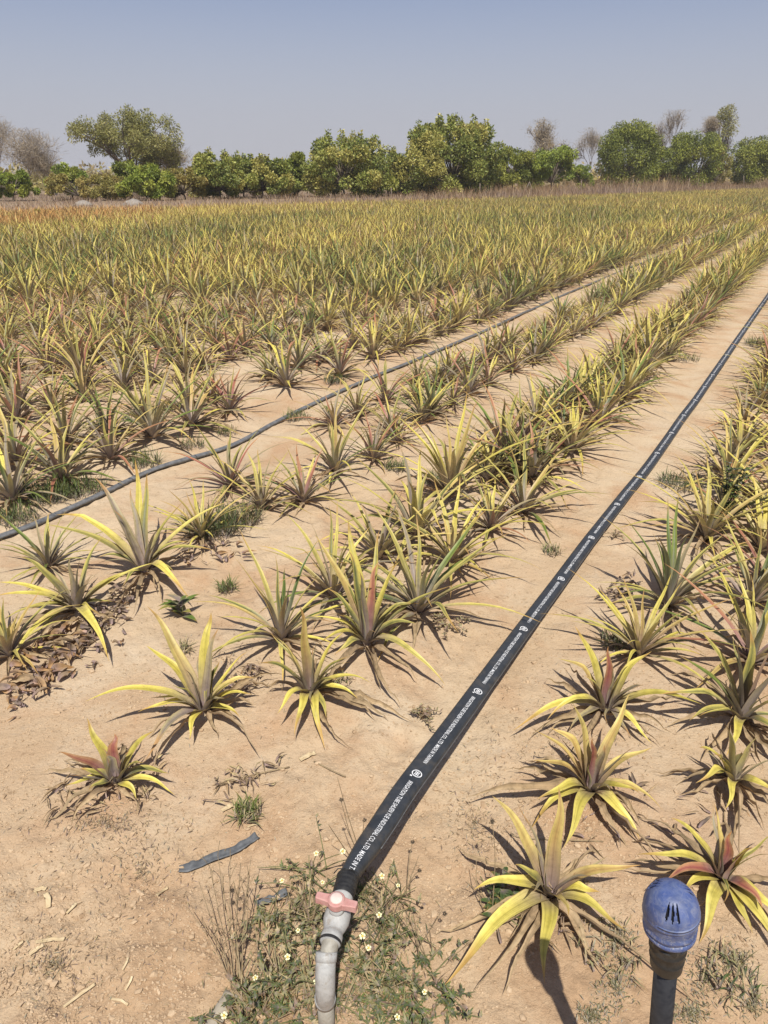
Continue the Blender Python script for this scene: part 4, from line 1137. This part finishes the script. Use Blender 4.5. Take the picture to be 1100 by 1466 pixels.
# ground cover: pale dried creeping growth left and right of the blue valve, and under the weeds
def cover(label, spots, n, kinds, seed, L=.02, nm='ground_cover'):
    q = np.random.RandomState(seed); Bs, Cs, Ts = [], [], []
    for _ in range(n):
        (cx, cy, rx, ry) = spots[q.randint(len(spots))]
        a, r_ = q.rand() * 6.28, abs(q.randn()) * .55
        p = gp(cx + rx * r_ * math.cos(a), cy + ry * r_ * math.sin(a)); a = q.rand() * 6.28; e = q.rand() * 1.3; l_ = L * (.4 + q.rand())
        d = np.array([math.cos(a) * math.cos(e), math.sin(a) * math.cos(e), math.sin(e)]); Bs.append(p); Cs.append(p + d * l_ * .5 + [0, 0, l_ * .15]); Ts.append(p + d * l_)
    V, F, cl = blades(Bs, Cs, Ts, np.minimum(L * (.05 + .09 * q.rand(n)), .0016), [kinds[q.randint(len(kinds))] for _ in range(n)], 3, 3, cup=.3, basew=.6, seed=seed)
    tag(link(nm, qmesh(nm, V, F, cl), M['weed']), label, 'ground cover', kind='stuff')
cover('pale dried creeping weeds around the blue valve', [(885,1345,30,30),(880,1410,35,50),(1010,1400,40,50),(1075,1440,40,30),(990,1450,40,25),(1050,1375,35,30),(850,1455,30,20)], 2300, 'appasHp', 21, .012)
cover('low tangled undergrowth around the grey pipe', [(400,1400,65,50),(470,1430,70,40),(550,1415,45,40),(440,1310,45,40),(360,1440,50,30),(560,1330,40,40),(520,1280,30,30)], 3600, 'aHsanHG', 22, .022)
cover('dry straw stems tangled among the weeds around the grey pipe', [(400,1400,65,50),(470,1430,70,40),(550,1415,45,40),(440,1310,45,40),(360,1440,50,30),(540,1320,40,40)], 420, 'sbnsa', 25, .07)
cover('dry wispy straw scattered over the soil', [(200,1250,200,160),(80,1380,110,80),(680,1180,90,120),(800,1050,200,160),(330,950,200,150),(150,1180,130,60)], 3200, 'sbmnpb', 23, .014)

def clods(n, seed):
    q = np.random.RandomState(seed); Vs, Fs = [], []; nv = 0
    ico = bpy.data.meshes.new('tmp'); import bmesh
    bm = bmesh.new(); bmesh.ops.create_icosphere(bm, subdivisions=1, radius=1); bm.to_mesh(ico); bm.free()
    iv = np.array([v.co[:] for v in ico.vertices]); iF = np.array([p.vertices[:] for p in ico.polygons]); bpy.data.meshes.remove(ico)
    for _ in range(n):
        py = 760 + 720 * q.rand() ** .75; px = -40 + 1180 * q.rand()
        x, y = ray(px, py)
        if vnoise(x / .45, y / .45, 77) + (.22 if (px < 420 and py > 1100) else 0) + (.1 if py > 1150 else -.02) < q.rand() * .50 - .20: continue
        s_ = .0013 + .0024 * q.rand() ** 2 + (.006 * q.rand() if q.rand() < .03 else 0)
        sh = iv * (1 + .9 * (q.rand(len(iv), 1) - .5)) * s_ * [1.2, 1, .85]
        a = q.rand() * 6.28; sh = np.stack([sh[:, 0] * math.cos(a) - sh[:, 1] * math.sin(a), sh[:, 0] * math.sin(a) + sh[:, 1] * math.cos(a), sh[:, 2]], 1)
        Vs.append(sh + [x, y, float(gh(x, y)) + s_ * .2]); Fs.append(iF + nv); nv += len(iv)
    tag(link('soil_clods', qmesh('soil_clods', np.vstack(Vs), np.vstack(Fs), smooth=False), M['clod']), 'small crumbs and clods of dry soil scattered over the ground', 'soil clods', kind='stuff')
clods(34000, 3)

# ---------------------------------------------------------------- the land beyond the field
def tx(px, Y, z=2.0):
    return (px - 550) / FPX * (Y * CP + (CAMH - z) * SP)
def zt(py, Y): return CAMH + (HOR - py) / (FPX / CP) * Y * 1.0

def crown_leaves(q, cl, n, ll, lw, droop, cols, cvar=.35):
    """cl: list of (centre, radius); leaf quads thick toward each clump's skin"""
    cen = np.array([c_[0] for c_ in cl]); rad = np.array([c_[1] for c_ in cl])
    wgt = rad ** 2; idx = q.choice(len(cl), n, p=wgt / wgt.sum())
    d = q.randn(n, 3); d /= np.linalg.norm(d, axis=1)[:, None]
    r_ = rad[idx] * (.45 + .62 * q.rand(n) ** .6)
    p = cen[idx] + d * r_[:, None] * [1, 1, .85]
    ax_ = d * .9 + q.randn(n, 3) * .55; ax_[:, 2] -= droop; ax_ /= np.linalg.norm(ax_, axis=1)[:, None]
    s_ = np.cross(ax_, q.randn(n, 3)); s_ /= np.linalg.norm(s_, axis=1)[:, None]
    l_ = ll * (.6 + .8 * q.rand(n))[:, None]; w_ = lw * (.6 + .8 * q.rand(n))[:, None]
    V = np.stack([p, p + ax_ * l_ * .5 + s_ * w_ * .5, p + ax_ * l_, p + ax_ * l_ * .5 - s_ * w_ * .5], 1)
    F = np.arange(n * 4).reshape(n, 4)
    cols = np.array(cols) * GK * [1.16, 1.04, .84]; clumpc = cols[q.randint(len(cols), size=len(cl))]
    c_ = clumpc[idx] * .6 + cols[q.randint(len(cols), size=n)] * .4
    c_ = c_ * (1 + (q.rand(n, 1) - .5) * cvar * 2)
    return V.reshape(-1, 3), F, np.repeat(c_, 4, 0)

GK = 3.0
GREENS = dict(mango=[(.050, .066, .013), (.078, .094, .017), (.108, .120, .026), (.036, .048, .011)], bright=[(.075, .105, .020), (.10, .13, .024), (.055, .08, .017), (.12, .135, .03)],
              cashew=[(.075, .095, .025), (.11, .125, .035), (.05, .07, .02), (.16, .155, .055)], olive=[(.10, .098, .033), (.125, .115, .042), (.08, .08, .03), (.14, .12, .05)],
              acacia=[(.085, .093, .034), (.105, .11, .043), (.065, .072, .027), (.12, .118, .055)], grey=[(.12, .105, .075), (.10, .085, .06), (.15, .13, .10)])
def branch_to(mb, q, p0, p1, r0, r1, sag=.1, n=5):
    mid = (p0 + p1) / 2 + (q.rand(3) - .5) * np.linalg.norm(p1 - p0) * .3; mid[2] += sag * np.linalg.norm(p1 - p0)
    pth = smooth_path([p0, mid, p1], n); mb.tube(pth, np.linspace(r0, r1, len(pth)), 6, False); return pth

def tree(name, label, px, Y, ytop, hw_px, kind, n=9000, zlow=.8, ncl=34, ll=.30, lw=.13, droop=.4, bark='bark', flat=.0, gaps=0.0, rk=.30, trunk=True, seed=None, spiky=0):
    q = np.random.RandomState(seed if seed is not None else int(px * 13 + Y)); X = tx(px, Y); Ht = zt(ytop, Y)
    Rr = hw_px / FPX * Y * CP
    t = thing(name, label, 'tree' if name != 'bush' else 'bush', (X, Y, 0), 0, 'trees and bushes along the far edge of the field')
    Rr *= (1.3 if kind == 'cashew' else 1.02 if kind == 'mango' else 1.14); spiky += 4 * (kind == 'cashew'); cz = (zlow + Ht) / 2; rz = (Ht - zlow) / 2; zm = zlow + (Ht - zlow) * (.38 if kind != 'mango' else .46)
    cl = []
    for k_ in range(int(ncl * 1.25)):
        cr = rk * min(Rr, rz) * (.65 + .6 * q.rand())
        z_ = zlow + cr * .5 + max(.05, Ht - zlow - cr * 1.35) * q.rand() ** .9
        e_ = 1 - abs(max(0, (z_ - zm) / (Ht - zm))) ** 2.0 if z_ > zm else 1 - .35 * ((zm - z_) / (zm - zlow)) ** 2
        f = (.25 + .75 * q.rand()) ** .6; a = q.rand() * 6.28; rd = max(Rr * math.sqrt(max(e_, .03)) - cr * .6, .05) * f
        cl.append((np.array([math.cos(a) * rd, math.sin(a) * rd, z_]), cr))
    for k_ in range(spiky):
        a = q.rand() * 6.28; r_ = Rr * .75 * q.rand()
        c0 = np.array([math.cos(a) * r_, math.sin(a) * r_, cz + rz * math.sqrt(max(.05, 1 - (r_ / Rr) ** 2)) * .95])
        for j in range(3): cl.append((c0 + [0, 0, j * rz * .13], rk * rz * (.40 - .1 * j)))
    V, F, co = crown_leaves(q, cl, int(n * 1.6), ll * .74, lw * .80, droop, GREENS[kind])
    V[:, 2] = np.maximum(V[:, 2], .05)
    link('crown', qmesh('crown', V, F, co, False), M['tree'], t)
    mb = MB(); fork = np.array([(q.rand() - .5) * .3, (q.rand() - .5) * .3, max(zlow * .9, .35 * cz)])
    mb.tube(smooth_path([np.array([0, 0, -.1]), fork * .5 + [.03, 0, 0], fork], 4), np.linspace(.045 * Ht ** .8 * .5 + .03, .03 * Ht ** .8 * .5 + .02, 9), 8)
    for (c_, cr) in cl[::(1 if ncl < 40 else 2)]:
        branch_to(mb, q, fork, c_, .022 * Ht ** .8 * .5 + .012, .014, .08)
    mb.build('trunk', M[bark], t)
    return t

def bare_tree(label, px, Y, ytop, hw_px, depth=5, bark='palebark', r0=.13, twig_leaf=0, base=None, seed=None, spread=.55):
    q = np.random.RandomState(seed if seed is not None else int(px * 7 + Y)); X = tx(px, Y); Ht = zt(ytop, Y); Rr = hw_px / FPX * Y * CP
    t = thing('bare_tree', label, 'tree', (X, Y, 0), 0, 'bare trees beyond the field')
    mb = MB(); tips = []
    def grow(p, d, L, r, lev):
        n_ = 3; pts = [p]; dd = d.copy()
        for _ in range(n_):
            dd = dd + (q.rand(3) - .5) * .35; dd /= np.linalg.norm(dd); pts.append(pts[-1] + dd * L / n_)
        mb.tube(pts, np.linspace(r, r * .62, n_ + 1), 5 if lev > 2 else 3, False)
        if lev == 0: tips.append(pts[-1]); return
        for _ in range(3 if lev < depth else 4):
            nd = dd + (q.rand(3) - .5) * 2 * spread + [0, 0, .12]; nd /= np.linalg.norm(nd)
            grow(pts[-1 - (q.rand() < .35)], nd, L * (.62 + .2 * q.rand()), max(r * .56, .012), lev - 1)
    grow(np.array([0, 0, -.1]), np.array([0, 0, 1.0]), 1.0, r0 / Ht * 2.6, depth)
    P_ = np.array(mb.v); mxz = P_[:, 2].max(); mxr = np.percentile(np.abs(P_[:, 0]), 99.5)
    mb.v = [tuple(p) for p in P_ * [Rr / mxr, Rr / mxr, Ht / mxz]]
    mb.build('trunk', M[bark], t)
    tw_ = [(p, .35 + .3 * q.rand()) for p in np.array(tips) * [Rr / mxr, Rr / mxr, Ht / mxz]]
    V, F, co = crown_leaves(q, tw_, 3000, .85, .022, -.35, [(.105, .098, .090), (.085, .078, .07), (.13, .12, .108)])
    V[:, 2] = np.minimum(V[:, 2], Ht + .2)
    link('twigs', qmesh('twigs', V, F, co, False), M['dry'], t)
    if twig_leaf:
        tp_ = np.array(tips) * [Rr / mxr, Rr / mxr, Ht / mxz]
        cl = [(p, .22 + .12 * q.rand()) for p in tp_]
        V, F, co = crown_leaves(q, cl, twig_leaf, .22, .09, .3, GREENS['grey' if twig_leaf < 3000 else 'acacia'])
        link('crown', qmesh('crown', V, F, co, False), M['tree'], t)
    return t

def acacia(label, px, Y, ytop, hw_px, n, seed, kind='acacia', zlow_px=250):
    """wide airy crown on visible spreading limbs"""
    q = np.random.RandomState(seed); X = tx(px, Y); Ht = zt(ytop, Y); Rr = hw_px / FPX * Y * CP; zl = zt(zlow_px, Y)
    t = thing('acacia_tree', label, 'tree', (X, Y, 0), 0, 'trees and bushes along the far edge of the field')
    mb = MB(); fork = np.array([.1, 0, zl * .75]); mb.tube(smooth_path([np.array([0, 0, -.1]), fork * .5, fork], 4), np.linspace(.24, .17, 9), 8)
    cl = []
    for k_ in range(17):
        a = 2 * math.pi * k_ / 17 * 3.3 + q.rand() * .6; f = .25 + .75 * q.rand()
        top = np.array([math.cos(a) * Rr * f * .9, math.sin(a) * Rr * f * .9, zl + (Ht - zl) * (math.sqrt(max(0, 1 - (f * .93) ** 2)) * .80 + .08)])
        limb = branch_to(mb, q, fork, top, .10, .03, .05, 6)
        for j in range(6):
            s_ = limb[q.randint(5, len(limb))]; e = s_ + (q.rand(3) - .45) * [Rr * .35, Rr * .35, (Ht - zl) * .36]
            e[2] = min(e[2], Ht - .35)
            branch_to(mb, q, s_, e, .028, .012, .05, 3); cl.append((e, .30 + .45 * q.rand()))
            for jj in range(2):
                e2 = e + (q.rand(3) - .5) * 1.0; mb.tube([e, e2], [.012, .009], 3, False); cl.append((e2, .25 + .3 * q.rand()))
    mb.build('trunk', M['bark'], t)
    V, F, co = crown_leaves(q, cl, n, .20, .075, .15, GREENS[kind], .3)
    link('crown', qmesh('crown', V, F, co, False), M['tree'], t)

# back layer
acacia('large airy olive acacia tree rising above the left bushes', 190, 72, 169, 80, 30000, 5)
bare_tree('leafless grey tree at the far left with dense twigs', 34, 76, 194, 46, 5, seed=4)
bare_tree('leafless tree cut by the left picture edge', -4, 80, 178, 24, 5, seed=8)
bare_tree('short leafless grey tree left of the acacia', 76, 78, 220, 32, 5, seed=12)
bare_tree('thin grey twiggy tree at the right foot of the acacia', 245, 76, 214, 30, 5, twig_leaf=2200, seed=15)
bare_tree('half-bare grey-green tree above the middle mangoes', 795, 120, 181, 34, 5, 'bark', .16, 2800, seed=17)
bare_tree('pale leafless tree left of the dense tall mango', 848, 140, 193, 24, 5, seed=21)
bare_tree('dark leafless tree between the two right mangoes', 958, 135, 171, 26, 5, 'bark', .15, seed=23)
bare_tree('small half-bare tree left of the tall thin one', 1003, 138, 179, 13, 4, 'bark', .13, 900, seed=25)
tree('slender_tree', 'tall thin leaning tree rising above the right mangoes', 1027, 132, 162, 15, 'acacia', 2600, 3.6, 22, .34, .13, .2, seed=27, rk=.42)
bare_tree('brown half-bare tree at the right picture edge', 1098, 135, 184, 26, 5, 'bark', .14, 2500, seed=29)
# front layer
tree('mango_tree', 'small bright mango tree at the left picture edge', 10, 58, 245, 34, 'bright', 6000, .35, 26, .26, .10, seed=31)
tree('mango_tree', 'small round green tree left of the acacia', 98, 62, 236, 28, 'bright', 5000, .5, 22, .26, .10, seed=32)
tree('bush', 'yellowish brown-green bush below the acacia', 108, 58, 250, 50, 'olive', 6500, .1, 30, .20, .09, .1, seed=33)
tree('bush', 'low olive bush between the acacia and bright mango', 152, 60, 250, 26, 'olive', 4000, .1, 20, .20, .09, .1, seed=34)
tree('mango_tree', 'bright green mango tree in front of the acacia', 205, 59, 237, 37, 'bright', 8000, .3, 30, .30, .12, .5, seed=35)
tree('mango_tree', 'darker small mango behind the bright one', 183, 63, 232, 24, 'mango', 4500, .6, 20, .28, .11, .4, seed=36)
tree('cashew_tree', 'low olive cashew right of the bright mango', 262, 62, 243, 32, 'olive', 6000, .2, 24, .26, .13, .2, seed=37)
tree('cashew_tree', 'green cashew tree left of centre', 312, 64, 223, 36, 'cashew', 9000, .05, 34, .30, .15, .2, seed=38)
tree('cashew_tree', 'yellowish green cashew tree left of centre, beside the dark gap', 372, 66, 229, 40, 'cashew', 9000, .05, 34, .30, .15, .2, seed=39)
tree('cashew_tree', 'narrow dark green tree beside the broad middle cashew', 424, 72, 221, 20, 'mango', 5500, .3, 22, .30, .13, .3, seed=40)
tree('cashew_tree', 'broad green cashew tree in the middle of the tree line', 492, 70, 203, 56, 'cashew', 15000, .05, 52, .32, .16, .2, seed=41, spiky=4)
tree('cashew_tree', 'small round cashew right of the broad middle one', 556, 74, 221, 30, 'cashew', 7500, .05, 28, .30, .15, .2, seed=42)
tree('cashew_tree', 'tallest cashew tree with ragged spiky top right of centre', 648, 74, 186, 64, 'cashew', 21000, .05, 60, .34, .17, .15, seed=43, spiky=7, rk=.27)
tree('mango_tree', 'dull green mango right of the ragged tall cashew', 735, 84, 213, 32, 'mango', 9000, 1.1, 30, .34, .12, .5, seed=44)
tree('mango_tree', 'round drooping mango tree with a visible short trunk', 792, 84, 209, 32, 'bright', 9000, 1.2, 30, .36, .12, .8, seed=45)
tree('bush', 'small yellowish bush between two right mangoes', 834, 90, 238, 17, 'bright', 3200, .5, 16, .26, .12, .2, seed=46)
tree('mango_tree', 'dense tall dome-shaped mango tree right of centre', 897, 102, 181, 44, 'mango', 17000, .7, 56, .38, .14, .6, seed=47)
tree('mango_tree', 'lower mango between the dome-shaped one and its right neighbour', 945, 106, 213, 26, 'mango', 7000, 1.0, 26, .36, .13, .5, seed=48)
tree('mango_tree', 'wide mango tree below the dark leafless tree', 990, 108, 193, 40, 'mango', 14000, .8, 46, .38, .14, .6, seed=49)
tree('cashew_tree', 'thin yellowish tree right of the wide mango', 1026, 110, 214, 16, 'olive', 3500, .8, 16, .30, .12, .3, seed=50)
tree('mango_tree', 'round mango tree near the right picture edge', 1073, 112, 201, 36, 'mango', 12000, .9, 40, .38, .14, .6, seed=51)
tree('mango_tree', 'mango tree outside the tree line cut by the right edge', 1135, 116, 205, 34, 'mango', 8000, .8, 34, .38, .14, .6, seed=52)
tree('bush', 'dark green bush standing in the orange plants at left', 45, 31, 297, 11, 'mango', 1500, .02, 14, .12, .05, .1, seed=53)

for fi, (px, Y, yt, hw, kd, lab) in enumerate(((286, 68, 240, 22, 'olive', 'dull bush filling the gap left of the green left-centre cashew'), (346, 70, 236, 24, 'cashew', 'green bush between the two left-centre cashews'),
        (402, 73, 238, 24, 'olive', 'dull bush left of the narrow dark green tree'), (600, 80, 232, 26, 'cashew', 'green bush left of the ragged tall cashew'), (703, 86, 226, 22, 'cashew', 'green bush right of the ragged tall cashew'),
        (762, 92, 228, 20, 'mango', 'green bush between the dull mango and the drooping mango'))):
    tree('bush', lab, px, Y, yt, hw, kd, 4500, .05, 22, .28, .12, .2, seed=80 + fi)

# far wood closing the horizon behind the trees
q = np.random.RandomState(61); cl = []
for _ in range(1100):
    X = (q.rand() - .5) * 420; Y = 90 + 190 * q.rand()
    if Y < backedge(X) + 25: continue
    cl.append((np.array([X, Y, .5 + 2.2 * q.rand() ** 2]), 1.2 + 1.5 * q.rand()))
V, F, co = crown_leaves(q, cl, 90000, .8, .35, .1, GREENS['olive'] + [(.085, .07, .055), (.10, .085, .065)])
V[:, 2] = np.maximum(V[:, 2], .02)
tag(link('far_wood', qmesh('far_wood', V, F, co, False), M['tree']), 'low dull scrub woodland closing the horizon behind the trees', 'woodland', kind='stuff')

# tall dry grass between the field and the trees
n = 150000; q = np.random.RandomState(71)
X = (q.rand(n) - .5) * 200; off = .8 + 48 * q.rand(n) ** 1.5; Y = backedge(X) + off
keep = (np.abs(X) < Y * .72 + 5) & (vnoise(X / 3, Y / 3, 90) + .5 * vnoise(X / .9, Y / .9, 93) > -.22); X, Y = X[keep], Y[keep]; n = len(X)
hgt_ = (.30 + .70 * q.rand(n) ** 1.3) * np.clip(1 + 1.5 * vnoise(X / 3, Y / 3, 91) + .9 * vnoise(X / 1.0, Y / 1.0, 92), .25, 1.9) * np.clip(.6 + (Y - backedge(X)) / 10, .6, 1.3) * np.interp(X, [-25, -8, 0, 8, 20, 40], [.26, .32, .42, .62, .95, 1.2])
B = np.stack([X, Y, 0 * X], 1); lean = (q.rand(n, 2) - .5) * 1.3
T = B + np.stack([lean[:, 0] * hgt_, lean[:, 1] * hgt_, hgt_], 1); Cc = B + np.stack([lean[:, 0] * hgt_ * .2, lean[:, 1] * hgt_ * .2, hgt_ * .6], 1)
CC['t'] = ((.31, .225, .150), (.35, .26, .175)); CC['u'] = ((.24, .165, .115), (.29, .205, .145)); CC['x'] = ((.40, .32, .20), (.44, .36, .23))
ks = np.array(['t', 'u', 'x', 't'])[q.randint(4, size=n)]
V, F, co = blades(B, Cc, T, .008 + .014 * q.rand(n), ks, 2, 3, cup=.1, seed=5)
tag(link('dry_grass', qmesh('dry_grass', V, F, co), M['dry']), 'tall dry pinkish straw grass between the field and the tree line', 'dry grass', kind='stuff')

# fence posts standing in the dry grass
for (px, Y, top, lab) in ((561, 66, 268, 'thin post in dry grass right of the broad middle cashew'), (688, 70, 262, 'thin post below the ragged tall cashew'), (833, 80, 258, 'thin post in front of the small yellowish bush'),
                          (907, 92, 256, 'thin post in front of the dome-shaped mango'), (987, 98, 255, 'thin post below the wide mango'), (1068, 101, 252, 'slanted pale post below the round right mango')):
    X = tx(px, Y, 1); Ht = zt(top, Y); mb = MB(); dx = .45 if 'slanted' in lab else .04
    mb.tube([np.array([0, 0, -.1]), np.array([-dx * .5, .02, Ht * .5]), np.array([-dx, 0, Ht])], [.05, .045, .04], 8)
    mb.lathe([(.045, 0), (.03, .03), (0, .035)], 8, (-dx, 0, Ht), None, False, False)
    o = mb.build('fence_post', M['post']); o.location = (X, Y, 0); tag(o, lab, 'fence post', 'fence posts in the dry grass')
X, Y = tx(758, 72, 1), 72.0; mb = MB()
for (dx, dy) in ((-.55, 0), (.55, .1), (.05, .6)): mb.tube([np.array([dx, dy, -.05]), np.array([0, 0, 1.25])], .035, 6)
o = mb.build('stick_tripod', M['post']); o.location = (X, Y, 0); tag(o, 'tripod of leaning sticks in the dry grass below the dull mango', 'sticks')
# pale termite-like mounds at the left edge
for (px, Y, s_, lab) in ((118, 48, .38, 'low pale earth mound behind orange plants, left one'), (190, 49, .45, 'low pale earth mound behind orange plants, right one')):
    mb = MB(); V = []; q = np.random.RandomState(int(px))
    pr_ = [(1.3, -.1), (1.1, .15), (.8, .4), (.45, .55), (.01, .62)]
    mb.lathe([(r_ * s_ * 1.2, z_ * s_ * 1.3) for r_, z_ in pr_], 18, (0, 0, 0), None, True, False)
    mb.v = [(p[0] * (1 + .3 * (q.rand() - .5)), p[1] * (1 + .3 * (q.rand() - .5)), p[2] * (1 + .2 * (q.rand() - .5))) for p in mb.v]
    o = mb.build('earth_mound', M['rock']); o.location = (tx(px, Y, .4), Y, 0); tag(o, lab, 'mound', 'earth mounds')

# ---------------------------------------------------------------- dry-season air
mb = MB(); h_ = 1600.0
mb.add([(-h_, -h_, -1.2), (h_, -h_, -1.2), (h_, h_, -1.2), (-h_, h_, -1.2), (-h_, -h_, 14), (h_, -h_, 14), (h_, h_, 14), (-h_, h_, 14)],
       [(3, 2, 1, 0), (4, 5, 6, 7), (0, 1, 5, 4), (1, 2, 6, 5), (2, 3, 7, 6), (3, 0, 4, 7)])
hm = bpy.data.materials.new('dusty_air'); hm.use_nodes = True; hn = hm.node_tree; hn.nodes.remove(hn.nodes['Principled BSDF'])
pv = hn.nodes.new('ShaderNodeVolumePrincipled'); pv.inputs['Color'].default_value = (.90, .90, .92, 1); pv.inputs['Density'].default_value = .00045
hn.links.new(pv.outputs[0], hn.nodes['Material Output'].inputs['Volume'])
tag(mb.build('haze', hm, smooth=False), 'thin dusty air over the field', kind='stuff')

# ---------------------------------------------------------------- sky, sun, camera
SUN_EL, SX, SY = 61.0, -.03, .55      # shadows fall away from the camera, a touch to the left
w = bpy.data.worlds.new('World'); S.world = w; w.use_nodes = True
nt = w.node_tree; bg = nt.nodes['Background']
sky = nt.nodes.new('ShaderNodeTexSky'); sky.sky_type = 'NISHITA'; sky.sun_disc = False
el = math.atan2(1, math.hypot(SX, SY)); sky.sun_elevation = el; sky.sun_rotation = math.atan2(-SX, -SY)
sky.altitude = 0; sky.air_density = 1.0; sky.dust_density = .5; sky.ozone_density = 1.0
# dry-season dust veil: thickest at the horizon, thin overhead
tc = nt.nodes.new('ShaderNodeTexCoord'); sz = nt.nodes.new('ShaderNodeSeparateXYZ'); nt.links.new(tc.outputs['Generated'], sz.inputs[0])
veil = ramp(nt, sz.outputs['Z'], [(0, (.96,) * 3), (.07, (.86,) * 3), (.12, (.66,) * 3), (.19, (.34,) * 3), (.5, (.22,) * 3), (1, (.18,) * 3)])
tint = mixc(nt, 1.0, sky.outputs[0], (.92, .87, 1.0), 'MULTIPLY')
c_ = mixc(nt, veil, tint, (4.95, 5.0, 5.62))
nt.links.new(c_, bg.inputs['Color']); bg.inputs['Strength'].default_value = .08
sl = bpy.data.lights.new('sun', 'SUN'); sl.energy = 4.6; sl.angle = R(.53); sl.color = (1, .955, .87)
so_ = bpy.data.objects.new('sun', sl); COL.objects.link(so_)
from mathutils import Vector
so_.rotation_euler = Vector((SX, SY, -1)).to_track_quat('-Z', 'Y').to_euler()
so_.location = (0, 0, 30)
cam = bpy.data.cameras.new('camera'); co_ = bpy.data.objects.new('camera', cam); COL.objects.link(co_)
cam.sensor_fit = 'VERTICAL'; cam.sensor_height = 36; cam.lens = 36 * FPX / 1466
cam.clip_start = .05; cam.clip_end = 8000
co_.location = (0, 0, CAMH); co_.rotation_euler = (math.pi / 2 - PIT, 0, 0)
S.camera = co_
S.render.engine = 'CYCLES'
S.view_settings.view_transform = 'Standard'; S.view_settings.look = 'None'; S.view_settings.exposure = .25; S.view_settings.gamma = 1
